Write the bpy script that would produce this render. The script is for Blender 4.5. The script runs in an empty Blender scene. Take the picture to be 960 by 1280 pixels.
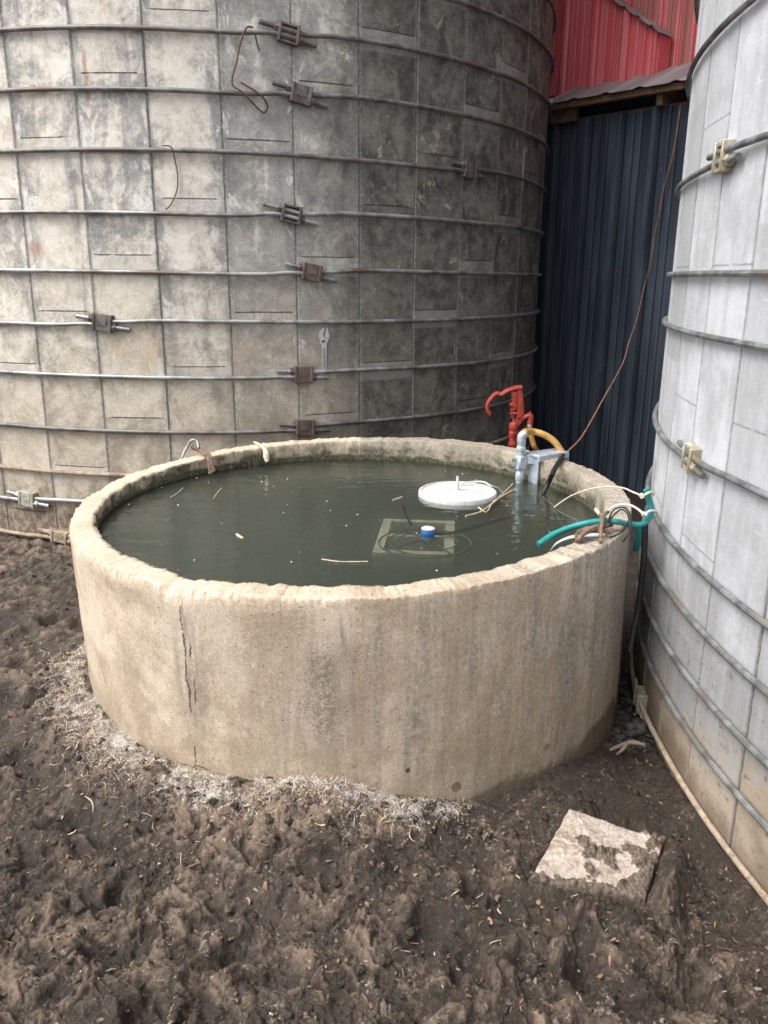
import bpy, math, random
import numpy as np
from mathutils import Vector, Matrix
rng = np.random.default_rng(7); random.seed(7)
S = bpy.context.scene
COL = S.collection
PI = math.pi

# ------------------------------------------------------------------ camera
FOC, PITCH, ROLL = 1013.28, math.radians(16.2316), math.radians(.42357)
cp, sp, cr, sr = math.cos(PITCH), math.sin(PITCH), math.cos(ROLL), math.sin(ROLL)
FW = np.array([0, cp, -sp]); _u = np.array([0, sp, cp]); _x = np.array([1., 0, 0])
RX = cr*_x + sr*_u; UP = -sr*_x + cr*_u
CAM = np.array([0, 0, 1.36])
cd = bpy.data.cameras.new('camera'); cam = bpy.data.objects.new('camera', cd); COL.objects.link(cam)
cd.sensor_fit = 'VERTICAL'; cd.sensor_height = 36; cd.sensor_width = 27
cd.lens = FOC/1280*36; cd.clip_start = .05; cd.clip_end = 500
cam.matrix_world = Matrix(((RX[0], UP[0], -FW[0], CAM[0]), (RX[1], UP[1], -FW[1], CAM[1]), (RX[2], UP[2], -FW[2], CAM[2]), (0, 0, 0, 1)))
S.camera = cam

# ------------------------------------------------------------------ light
W = bpy.data.worlds.new('World'); S.world = W; W.use_nodes = True
nt = W.node_tree; nt.nodes.clear()
SUN_EL, SUN_AZ = 56, -118          # azimuth of the sun: degrees clockwise from +Y
sky = nt.nodes.new('ShaderNodeTexSky'); sky.sky_type = 'NISHITA'; sky.sun_disc = False
sky.sun_elevation = math.radians(SUN_EL); sky.sun_rotation = math.radians(SUN_AZ)
sky.air_density = 1.0; sky.dust_density = 6; sky.ozone_density = 1.0
hs = nt.nodes.new('ShaderNodeHueSaturation'); hs.inputs['Saturation'].default_value = .35
bg = nt.nodes.new('ShaderNodeBackground'); bg.inputs['Strength'].default_value = .14
wo = nt.nodes.new('ShaderNodeOutputWorld')
nt.links.new(sky.outputs[0], hs.inputs['Color']); nt.links.new(hs.outputs[0], bg.inputs[0]); nt.links.new(bg.outputs[0], wo.inputs[0])
sl = bpy.data.lights.new('sun', 'SUN'); sl.energy = 1.0; sl.angle = math.radians(35); sl.color = (1, .96, .9)
so = bpy.data.objects.new('sun', sl); COL.objects.link(so)
a, e = math.radians(SUN_AZ), math.radians(SUN_EL)
so.rotation_euler = Vector((-math.sin(a)*math.cos(e), -math.cos(a)*math.cos(e), -math.sin(e))).to_track_quat('-Z', 'Y').to_euler()
S.view_settings.view_transform = 'Standard'; S.view_settings.look = 'None'
S.view_settings.exposure = 0.97; S.view_settings.gamma = 1
S.render.engine = 'CYCLES'; S.cycles.use_denoising = True
S.cycles.max_bounces = 8; S.cycles.transparent_max_bounces = 12; S.cycles.volume_bounces = 2
S.cycles.sample_clamp_indirect = 6

# ------------------------------------------------------------------ where a thing stands
def ray(x, y): return (x-480)/FOC*RX - (y-640)/FOC*UP + FW
def onz(x, y, z): d = ray(x, y); return CAM + d*(z-CAM[2])/d[2]
def aty(x, y, Y): d = ray(x, y); return CAM + d*Y/d[1]
def oncyl(x, y, c, r, far=False):
    d = ray(x, y); A = d[0]**2+d[1]**2; b = -2*(d[0]*c[0]+d[1]*c[1]); k = c[0]**2+c[1]**2-r*r
    D = max(0, b*b-4*A*k); return CAM + d*(-b+(1 if far else -1)*math.sqrt(D))/(2*A)
SLC, SLR = (-1.0989, 6.0106), 2.1523
SRC, SRR = (3.8320, 2.0461), 2.9697
TC, TR, TI = np.array([-.1103, 2.7717, .625]), .9465, .8624
TN = np.array([-.02687, -.01594, 1.]); TN /= np.linalg.norm(TN)
WZ = .552
def onrim(x, y, dz=0): d = ray(x, y); return CAM + d*(TN@(TC-CAM)+dz)/(TN@d)

# ------------------------------------------------------------------ noise
def _hash(ix, iy, seed):
    h = (ix.astype(np.int64)*374761393 + iy.astype(np.int64)*668265263 + seed*974634777) & 0xffffffff
    h = ((h ^ (h >> 13))*1274126177) & 0xffffffff
    return (h ^ (h >> 16)) & 0xffffffff
def pn(x, y, seed=0):
    x = np.asarray(x, float); y = np.asarray(y, float)
    ix, iy = np.floor(x), np.floor(y); fx, fy = x-ix, y-iy
    def g(a, b, u, v):
        t = _hash(a, b, seed)/4294967295.*2*PI; return np.cos(t)*u+np.sin(t)*v
    ux, uy = fx*fx*fx*(fx*(fx*6-15)+10), fy*fy*fy*(fy*(fy*6-15)+10)
    n0 = g(ix, iy, fx, fy)*(1-ux)+g(ix+1, iy, fx-1, fy)*ux
    n1 = g(ix, iy+1, fx, fy-1)*(1-ux)+g(ix+1, iy+1, fx-1, fy-1)*ux
    return (n0*(1-uy)+n1*uy)*1.5
def fbm(x, y, seed=0, o=4, gain=.5):
    t = 0; amp = 1
    for k in range(o): t = t+amp*pn(x, y, seed+k*17); x = x*2.03+11.3; y = y*2.03-7.1; amp *= gain
    return t
def sst(a, b, x): t = np.clip((np.asarray(x, float)-a)/(b-a), 0, 1); return t*t*(3-2*t)

# ------------------------------------------------------------------ mesh building
class MB:
    def __init__(s): s.v = []; s.f = []; s.uv = []; s.mi = []
    def add(s, vs, fs, uvs=None, mi=0):
        b = len(s.v); s.v += [tuple(map(float, p)) for p in vs]
        for k, f in enumerate(fs):
            s.f.append(tuple(b+i for i in f)); s.uv.append(None if uvs is None else [uvs[i] for i in f]); s.mi.append(mi)
    def box(s, c, ax, h, bev=.12, mi=0):
        """box with chamfered edges: centre, three axes, half sizes"""
        c = np.array(c, float); A = [np.array(q, float) for q in ax]; m = min(h)*bev
        vs = []; idx = {}
        for sx in (-1, 1):
            for sy in (-1, 1):
                for sz in (-1, 1):
                    for k in range(3):
                        d = [h[0]-m, h[1]-m, h[2]-m]; d[k] = h[k]
                        idx[(sx, sy, sz, k)] = len(vs)
                        vs.append(c+A[0]*sx*d[0]+A[1]*sy*d[1]+A[2]*sz*d[2])
        fs = []
        g = lambda sx, sy, sz, k: idx[(sx, sy, sz, k)]
        for t in (-1, 1):
            fs.append([g(t, -1, -1, 0), g(t, 1, -1, 0), g(t, 1, 1, 0), g(t, -1, 1, 0)])
            fs.append([g(-1, t, -1, 1), g(1, t, -1, 1), g(1, t, 1, 1), g(-1, t, 1, 1)])
            fs.append([g(-1, -1, t, 2), g(1, -1, t, 2), g(1, 1, t, 2), g(-1, 1, t, 2)])
        for p in (-1, 1):
            for q in (-1, 1):
                fs.append([g(p, q, -1, 0), g(p, q, 1, 0), g(p, q, 1, 1), g(p, q, -1, 1)])
                fs.append([g(p, -1, q, 0), g(p, 1, q, 0), g(p, 1, q, 2), g(p, -1, q, 2)])
                fs.append([g(-1, p, q, 1), g(1, p, q, 1), g(1, p, q, 2), g(-1, p, q, 2)])
                for r in (-1, 1): fs.append([g(p, q, r, 0), g(p, q, r, 1), g(p, q, r, 2)])
        s.add(vs, fs, mi=mi)
    def tube(s, pts, r, n=10, sub=6, closed=False, mi=0, spline=True):
        P = np.array([np.array(p, float) for p in pts]); R = np.full(len(P), r, float) if np.isscalar(r) else np.array(r, float)
        if spline and len(P) > 2:
            Q = []; QR = []; N = len(P)
            for i in range(N if closed else N-1):
                p0, p1, p2, p3 = (P[(i-1) % N] if (closed or i) else 2*P[0]-P[1]), P[i], P[(i+1) % N], (P[(i+2) % N] if (closed or i+2 < N) else 2*P[-1]-P[-2])
                for t in np.arange(sub)/sub:
                    Q.append(.5*((2*p1)+(-p0+p2)*t+(2*p0-5*p1+4*p2-p3)*t*t+(-p0+3*p1-3*p2+p3)*t**3)); QR.append(R[i]*(1-t)+R[(i+1) % N]*t)
            if not closed: Q.append(P[-1]); QR.append(R[-1])
            P, R = np.array(Q), np.array(QR)
        T = np.gradient(P, axis=0) if not closed else np.roll(P, -1, 0)-np.roll(P, 1, 0)
        T /= np.linalg.norm(T, axis=1)[:, None]+1e-12
        u = np.cross(T[0], [0, 0, 1.]);
        if np.linalg.norm(u) < .1: u = np.cross(T[0], [1., 0, 0])
        u /= np.linalg.norm(u); vs = []
        L = np.concatenate([[0], np.cumsum(np.linalg.norm(np.diff(P, axis=0), axis=1))])
        uvs = []
        for i in range(len(P)):
            u = u-T[i]*(u@T[i]); u /= np.linalg.norm(u); w = np.cross(T[i], u)
            for k in range(n):
                t = 2*PI*k/n; vs.append(P[i]+R[i]*(math.cos(t)*u+math.sin(t)*w)); uvs.append((k/n, L[i]))
        m = len(P); fs = []
        for i in range(m if closed else m-1):
            for k in range(n): fs.append([i*n+k, i*n+(k+1) % n, ((i+1) % m)*n+(k+1) % n, ((i+1) % m)*n+k])
        if not closed: fs.append(list(range(n))[::-1]); fs.append([(m-1)*n+k for k in range(n)])
        s.add(vs, fs, uvs, mi)
    def lathe(s, o, axis, prof, n=28, mi=0, caps=True):
        """prof = [(distance along the axis, radius)]"""
        o = np.array(o, float); A = np.array(axis, float); A /= np.linalg.norm(A)
        u = np.cross(A, [0, 0, 1.])
        if np.linalg.norm(u) < .05: u = np.array([1., 0, 0])
        u /= np.linalg.norm(u); w = np.cross(A, u); vs = []
        for h, r in prof:
            for k in range(n): t = 2*PI*k/n; vs.append(o+A*h+r*(math.cos(t)*u+math.sin(t)*w))
        fs = [[i*n+k, i*n+(k+1) % n, (i+1)*n+(k+1) % n, (i+1)*n+k] for i in range(len(prof)-1) for k in range(n)]
        if caps: fs.append(list(range(n))[::-1]); fs.append([(len(prof)-1)*n+k for k in range(n)])
        s.add(vs, fs, mi=mi)
    def prism(s, poly, n, t, mi=0):
        """planar outline (3-D points) given thickness t along n"""
        n = np.array(n, float); n /= np.linalg.norm(n); P = [np.array(p, float) for p in poly]; m = len(P)
        vs = [p-n*t/2 for p in P]+[p+n*t/2 for p in P]
        fs = [list(range(m))[::-1], [m+i for i in range(m)]]+[[i, (i+1) % m, m+(i+1) % m, m+i] for i in range(m)]
        s.add(vs, fs, mi=mi)
    def build(s, name, mats, parent=None, smooth=None, origin=(0, 0, 0)):
        me = bpy.data.meshes.new(name); og = np.array(origin, float)
        me.from_pydata([tuple(np.array(v)-og) for v in s.v], [], s.f)
        for m in (mats if isinstance(mats, (list, tuple)) else [mats]): me.materials.append(m)
        if any(s.mi): me.polygons.foreach_set('material_index', s.mi)
        if any(u is not None for u in s.uv):
            L = me.uv_layers.new(name='UVMap'); fl = []
            for f, u in zip(s.f, s.uv): fl += [c for q in (u or [(0, 0)]*len(f)) for c in q]
            L.data.foreach_set('uv', fl)
        import bmesh
        if smooth is not False:
            bm = bmesh.new(); bm.from_mesh(me); bmesh.ops.recalc_face_normals(bm, faces=bm.faces[:]); bm.to_mesh(me); bm.free()
            me.polygons.foreach_set('use_smooth', [True]*len(me.polygons)); me.set_sharp_from_angle(angle=math.radians(smooth or 38))
        me.update()
        o = bpy.data.objects.new(name, me); COL.objects.link(o); o.location = og
        if parent is not None:
            w_ = Vector((0, 0, 0)); q_ = parent
            while q_ is not None: w_ = w_+q_.matrix_basis.translation; q_ = q_.parent
            o.parent = parent; o.location = Vector(og)-w_
        return o
def thing(name, label, cat, loc, group=None):
    o = bpy.data.objects.new(name, None); COL.objects.link(o); o.location = tuple(map(float, loc)); o.empty_display_size = .1
    return tag(o, label, cat, group)
def tag(o, label=None, cat=None, group=None, kind=None):
    if label: o['label'] = label
    if cat: o['category'] = cat
    if group: o['group'] = group
    if kind: o['kind'] = kind
    return o

# ------------------------------------------------------------------ materials
class N:
    """small node-graph helper"""
    def __init__(s, name):
        s.m = bpy.data.materials.new(name); s.m.use_nodes = True; s.t = s.m.node_tree; s.t.nodes.clear()
        s.out = s.t.nodes.new('ShaderNodeOutputMaterial'); s._c = {}
    def put(s, sock, v):
        if v is None: return
        if hasattr(v, 'links'): s.t.links.new(v, sock)
        elif sock.type == 'RGBA' and len(v) == 3: sock.default_value = (*v, 1)
        else: sock.default_value = v
    def coord(s, k):
        if 'tc' not in s._c: s._c['tc'] = s.t.nodes.new('ShaderNodeTexCoord')
        return s._c['tc'].outputs[k]
    def geo(s, k):
        if 'g' not in s._c: s._c['g'] = s.t.nodes.new('ShaderNodeNewGeometry')
        return s._c['g'].outputs[k]
    def math(s, op, a, b=None, c=None, clamp=False):
        n = s.t.nodes.new('ShaderNodeMath'); n.operation = op; n.use_clamp = clamp
        s.put(n.inputs[0], a); s.put(n.inputs[1], b); s.put(n.inputs[2], c); return n.outputs[0]
    def mul(s, a, b): return s.math('MULTIPLY', a, b)
    def addn(s, a, b): return s.math('ADD', a, b)
    def step(s, v, a, b, lo=0., hi=1.):
        n = s.t.nodes.new('ShaderNodeMapRange'); n.interpolation_type = 'SMOOTHSTEP'
        for i, q in enumerate((v, a, b, lo, hi)): s.put(n.inputs[i], q)
        return n.outputs[0]
    def scale(s, v, sc, off=(0, 0, 0)):
        n = s.t.nodes.new('ShaderNodeMapping'); s.put(n.inputs[0], v); n.inputs['Scale'].default_value = sc; n.inputs['Location'].default_value = off; return n.outputs[0]
    def noise(s, v, sc, det=4, rough=.55, dist=0, out='Fac'):
        n = s.t.nodes.new('ShaderNodeTexNoise'); s.put(n.inputs['Vector'], v)
        n.inputs['Scale'].default_value = sc; n.inputs['Detail'].default_value = det; n.inputs['Roughness'].default_value = rough; n.inputs['Distortion'].default_value = dist
        return n.outputs[out]
    def voro(s, v, sc, feat='F1', out='Distance', rnd=1):
        n = s.t.nodes.new('ShaderNodeTexVoronoi'); n.feature = feat; s.put(n.inputs['Vector'], v); n.inputs['Scale'].default_value = sc
        n.inputs['Randomness'].default_value = rnd; return n.outputs[out]
    def white(s, w, dim='1D'):
        n = s.t.nodes.new('ShaderNodeTexWhiteNoise'); n.noise_dimensions = dim
        s.put(n.inputs['W' if dim == '1D' else 'Vector'], w); return n.outputs['Value']
    def sep(s, v):
        n = s.t.nodes.new('ShaderNodeSeparateXYZ'); s.put(n.inputs[0], v); return n.outputs
    def comb(s, x, y, z=0.):
        n = s.t.nodes.new('ShaderNodeCombineXYZ'); s.put(n.inputs[0], x); s.put(n.inputs[1], y); s.put(n.inputs[2], z); return n.outputs[0]
    def mix(s, f, a, b, mode='MIX'):
        n = s.t.nodes.new('ShaderNodeMix'); n.data_type = 'RGBA'; n.blend_type = mode
        s.put(n.inputs[0], f); s.put(n.inputs[6], a); s.put(n.inputs[7], b); return n.outputs[2]
    def bump(s, h, st=.5, d=.01, nrm=None):
        n = s.t.nodes.new('ShaderNodeBump'); n.inputs['Strength'].default_value = st; n.inputs['Distance'].default_value = d
        s.put(n.inputs['Height'], h); s.put(n.inputs['Normal'], nrm); return n.outputs[0]
    def bsdf(s, col, rough=.8, metal=0., nrm=None, spec=.35, **kw):
        n = s.t.nodes.new('ShaderNodeBsdfPrincipled'); s.put(n.inputs['Base Color'], col); s.put(n.inputs['Roughness'], rough)
        s.put(n.inputs['Metallic'], metal); s.put(n.inputs['Normal'], nrm); s.put(n.inputs['Specular IOR Level'], spec)
        for k, v in kw.items(): s.put(n.inputs[k], v)
        s.t.links.new(n.outputs[0], s.out.inputs[0]); return s.m

def metal_mat(name, c1, c2, c3=None, rough=.45, metal=.8, sc=30, bump=.3):
    n = N(name); o = n.coord('Object')
    f = n.step(n.noise(o, sc, 5, .65), .38, .62); g = n.step(n.noise(o, sc*.27, 3), .5, .68)
    col = n.mix(f, c1, c2)
    if c3: col = n.mix(g, col, c3)
    h = n.noise(o, sc*5, 3)
    return n.bsdf(col, n.addn(n.mul(f, .2), rough), metal, n.bump(h, bump, .002), .4)
def plain_mat(name, c, rough=.5, var=.18, sc=20, spec=.4, bump=.15, dirt=None, metal=0.):
    n = N(name); o = n.coord('Object'); f = n.noise(o, sc, 4, .6)
    col = n.mix(n.step(f, .3, .7), [x*(1-var) for x in c], [min(1, x*(1+var)) for x in c])
    if dirt: col = n.mix(n.mul(n.step(n.noise(o, sc*1.7, 5, .7), .5, .68), .75), col, dirt)
    return n.bsdf(col, n.addn(n.mul(f, .25), rough-.12), metal, n.bump(n.noise(o, sc*6, 3), bump, .002), spec)

def left_silo_mat():
    n = N('weathered_stave_concrete'); uv = n.coord('UV'); X = n.sep(uv); u, z = X[0], X[1]
    idx = n.math('FLOOR', u); fr = n.math('FRACT', u)
    rnd = n.white(n.addn(idx, 3.7))
    # each cast stave is a tile .745 high with its own tone
    md = n.math('FLOORED_MODULO', idx, 3.); jz = n.addn(n.mul(md, .251), .94)
    tz = n.mul(n.addn(z, n.mul(jz, -1.)), 1/.745); row = n.math('FLOOR', tz); tf = n.math('FRACT', tz)
    rt = n.white(n.addn(n.mul(idx, 7.31), n.mul(row, 13.7)))
    P = n.comb(n.mul(u, .3145), z, n.mul(rnd, 4.)); PT = n.comb(n.mul(u, .3145), z, n.mul(rt, 9.))
    PC = n.comb(n.mul(u, .3145), z, 1.)
    big = n.noise(n.scale(P, (1.6, .9, 1)), 1.5, 4, .6)
    streak = n.noise(n.scale(P, (5, .6, 1)), 1.5, 6, .65, .7)
    blot = n.noise(PT, 5.5, 7, .70, .6); mott = n.noise(PC, 16, 6, .72, .4)
    fine = n.noise(PC, 60, 5, .75); grit = n.noise(PC, 170, 3, .65)
    edge = n.math('ABSOLUTE', n.addn(fr, -.5))
    side = n.step(u, 2.6, -1.5)
    grey = n.mix(n.step(n.addn(n.mul(blot, .6), n.mul(mott, .4)), .36, .64), (.26, .262, .255), (.48, .475, .455))
    cream = n.mix(n.step(n.addn(n.mul(blot, .5), n.mul(mott, .5)), .36, .64), (.54, .495, .425), (.80, .765, .70))
    m = n.addn(n.addn(n.mul(streak, 1.1), n.mul(blot, .9)), n.addn(n.mul(n.addn(rt, -.5), .30), n.mul(n.addn(mott, -.5), .5)))
    m = n.addn(n.addn(m, n.mul(n.math('POWER', n.mul(edge, 2.), 2.), -.24)), n.mul(n.addn(side, -.5), .20))
    col = n.mix(n.step(m, .80, 1.12), grey, cream)
    # cool slate runs
    dk = n.addn(n.addn(n.mul(streak, -1.1), n.mul(n.addn(mott, -.5), .4)), n.addn(n.mul(edge, .45), n.mul(big, .45)))
    col = n.mix(n.mul(n.step(dk, -.17, .03), .60), col, n.mix(mott, (.155, .16, .163), (.31, .315, .315)))
    # lime bloom
    lm = n.addn(n.noise(n.scale(P, (2.2, 1.1, 1)), 4.2, 8, .76, .6), n.mul(n.step(edge, .30, .46), .055))
    col = n.mix(n.mul(n.step(n.addn(lm, n.mul(side, .02)), .585, .665), .8), col, (.76, .755, .735))
    # tan earth stain low down
    lo = n.addn(z, n.mul(n.addn(big, -.5), .9))
    col = n.mix(n.mul(n.step(lo, 1.75, .45), .72), col, n.mix(n.step(blot, .36, .64), (.31, .262, .195), (.47, .41, .315)))
    col = n.mix(n.mul(n.step(n.addn(z, n.mul(n.addn(blot, -.5), .5)), .42, .16), .9), col, n.mix(n.step(n.noise(PC, 25, 6, .75), .42, .58), (.085, .062, .046), (.27, .205, .15)))
    # orange-tan patches and rust runs
    col = n.mix(n.mul(n.step(n.noise(n.scale(P, (1.3, .8, 1)), 3.1, 5, .65, .5), .60, .70), .45), col, (.50, .375, .245))
    for (u0, za, zb, w0) in ((-.83, 2.02, 2.30, .045), (-1.86, 1.40, 1.52, .20), (2.35, 1.15, 1.24, .10)):
        rr_ = n.math('ABSOLUTE', n.addn(u, n.addn(-u0, n.mul(n.addn(mott, -.5), w0*1.6))))
        col = n.mix(n.mul(n.mul(n.step(rr_, w0, w0*.2), n.mul(n.step(n.addn(z, n.mul(n.addn(blot, -.5), .1)), za, za+.08), n.step(z, zb, zb-.05))), .6), col, (.36, .16, .085))
    # black algae on the right flank
    al = n.addn(n.mul(u, .3145), n.addn(n.mul(n.addn(streak, -.5), .8), n.addn(n.mul(n.addn(big, -.5), .5), n.mul(n.addn(mott, -.5), .35))))
    alg = n.step(al, .62, 1.04)
    alg = n.mul(alg, n.math('SUBTRACT', 1., n.mul(n.step(n.noise(P, 4.6, 8, .74, .8), .60, .66), n.step(z, .2, 1.3, .45, .85))))
    col = n.mix(n.mul(alg, .90), col, n.mix(n.step(n.addn(n.mul(blot, .55), n.mul(mott, .45)), .38, .62), (.062, .060, .053), (.20, .193, .172)))
    fl_ = n.mul(n.step(n.addn(n.noise(n.scale(P, (1.5, .8, 1), (2, 5, 0)), 4.6, 8, .74, .7), n.mul(n.step(z, .3, 2.2), .02)), .625, .65), n.step(al, .8, 1.1))
    col = n.mix(n.mul(fl_, .75), col, n.mix(mott, (.30, .27, .21), (.58, .53, .44)))
    # pale flecks and small scrapes
    col = n.mix(n.mul(n.step(n.noise(PC, 34, 4, .8), .66, .70), .7), col, (.66, .645, .60))
    col = n.mix(n.mul(n.step(n.noise(n.scale(PC, (1, 3.5, 1)), 8, 5, .75, .9), .70, .72), .75), col, (.62, .56, .46))
    # seams: mortar rub either side, dark line in the groove
    col = n.mix(n.mul(n.step(n.addn(edge, n.mul(n.addn(fine, -.5), .05)), .452, .468), .42), col, n.mix(n.step(fine, .35, .65), (.17, .165, .15), (.40, .39, .36)))
    col = n.mix(n.mul(n.step(n.addn(edge, n.mul(n.addn(fine, -.5), .03)), .486, .493), n.addn(.22, n.mul(n.step(mott, .4, .58), .38))), col, (.075, .072, .065))
    # horizontal joints
    dj = n.mul(n.math('MINIMUM', tf, n.math('SUBTRACT', 1., tf)), .745)
    dj = n.addn(dj, n.mul(n.addn(fine, -.5), .005))
    jm = n.mul(n.step(dj, .0042, .0016), n.mul(n.step(n.addn(edge, n.mul(rt, .09)), .46, .44), n.step(n.noise(PC, 7, 4), .30, .40)))
    col = n.mix(n.mul(jm, .8), col, (.05, .047, .042))
    band = n.mul(n.step(tf, .875, .89), n.step(rt, .35, .6))
    col = n.mix(n.mul(band, .35), col, n.mix(blot, (.25, .25, .245), (.66, .655, .635)))
    col = n.mix(.6, col, n.mix(n.step(n.addn(n.mul(fine, .5), n.mul(grit, .5)), .36, .64), (.33, .33, .33), (.67, .67, .67)), 'OVERLAY')
    h = n.addn(n.addn(n.mul(fine, .5), n.mul(grit, .3)), n.addn(n.mul(n.step(n.noise(PC, 34, 3), .36, .30), -.35), n.mul(jm, -.9)))
    return n.bsdf(col, n.addn(n.mul(fine, .25), .70), 0., n.bump(h, .8, .005), .22)

def right_silo_mat():
    n = N('pale_stave_concrete'); uv = n.coord('UV'); X = n.sep(uv); u, z = X[0], X[1]
    idx = n.math('FLOOR', u); fr = n.math('FRACT', u); rnd = n.white(n.addn(idx, 9.1))
    row = n.math('FLOOR', n.mul(n.addn(z, n.mul(n.math('FLOORED_MODULO', idx, 2.), .37)), 1.35))
    rr = n.white(n.addn(n.mul(idx, 7.3), n.mul(row, 3.1)))
    P = n.comb(n.mul(u, .263), z, n.mul(rnd, 5.)); PC = n.comb(n.mul(u, .263), z, 1.)
    blot = n.noise(P, 5., 6, .65, .3); fine = n.noise(PC, 70, 5, .7); comb = n.noise(n.scale(P, (14, .8, 1)), 2.2, 5, .65)
    edge = n.math('ABSOLUTE', n.addn(fr, -.5))
    col = n.mix(n.step(n.addn(n.mul(blot, .75), n.mul(comb, .35)), .42, .68), (.40, .413, .435), (.56, .58, .62))
    col = n.mix(n.mul(n.step(rr, .35, .85), .75), col, n.mix(comb, (.27, .28, .295), (.42, .43, .45)))
    col = n.mix(n.mul(n.step(n.noise(n.scale(PC, (1, 6, 1)), 9, 5, .7, 1), .62, .70), .5), col, (.70, .705, .72))
    # ochre run down one stave
    rs = n.mul(n.step(n.math('ABSOLUTE', n.addn(u, n.addn(n.mul(n.addn(blot, -.5), .5), -.45))), .30, .05), n.step(z, 1.60, 1.95))
    col = n.mix(n.mul(rs, .55), col, (.58, .45, .30))
    # grey band low down, damp plus shade put into the colour, then mud splash
    dz = n.addn(z, n.mul(n.addn(blot, -.5), .5))
    col = n.mix(n.mul(n.step(dz, .70, .30), .7), col, n.mix(comb, (.17, .175, .178), (.33, .335, .335)))
    col = n.mix(n.mul(n.step(n.addn(dz, n.mul(u, -.025)), .28, .06), .85), col, n.mix(n.step(blot, .3, .7), (.31, .245, .17), (.47, .385, .29)))
    sp_ = n.mul(n.step(n.noise(PC, 26, 4, .78, .4), .575, .64), n.step(z, .75, .2))
    col = n.mix(n.mul(sp_, .8), col, (.17, .12, .08))
    col = n.mix(n.mul(n.step(n.addn(z, n.mul(n.addn(blot, -.5), .2)), .10, -.02), .75), col, (.15, .11, .08))
    wob = n.noise(n.comb(n.mul(idx, 3.), z, 0.), 30, 3, .7)
    sd = n.addn(n.math('SUBTRACT', .5, edge), n.mul(n.addn(wob, -.5), .035))
    col = n.mix(n.mul(n.step(sd, .060, .022), .32), col, (.29, .29, .29))
    col = n.mix(n.mul(n.step(sd, .024, .009), n.addn(.45, n.mul(n.step(wob, .38, .58), .5))), col, (.085, .08, .075))
    jz = n.math('FLOORED_MODULO', n.addn(z, n.addn(n.mul(n.math('FLOORED_MODULO', idx, 2.), .37), .1)), .745)
    dj = n.math('ABSOLUTE', n.addn(jz, n.addn(n.mul(n.addn(fine, -.5), .008), -.3725)))
    col = n.mix(n.mul(n.step(dj, .004, .0015), n.mul(n.step(comb, .30, .5), .55)), col, (.15, .15, .15))
    col = n.mix(.25, col, n.mix(n.step(fine, .36, .64), (.40, .40, .40), (.60, .60, .60)), 'OVERLAY')
    h = n.addn(n.mul(fine, .5), n.mul(n.noise(n.scale(PC, (1, 4, 1)), 45, 3), .5))
    return n.bsdf(col, .82, 0., n.bump(h, .4, .002), .22)

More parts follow.
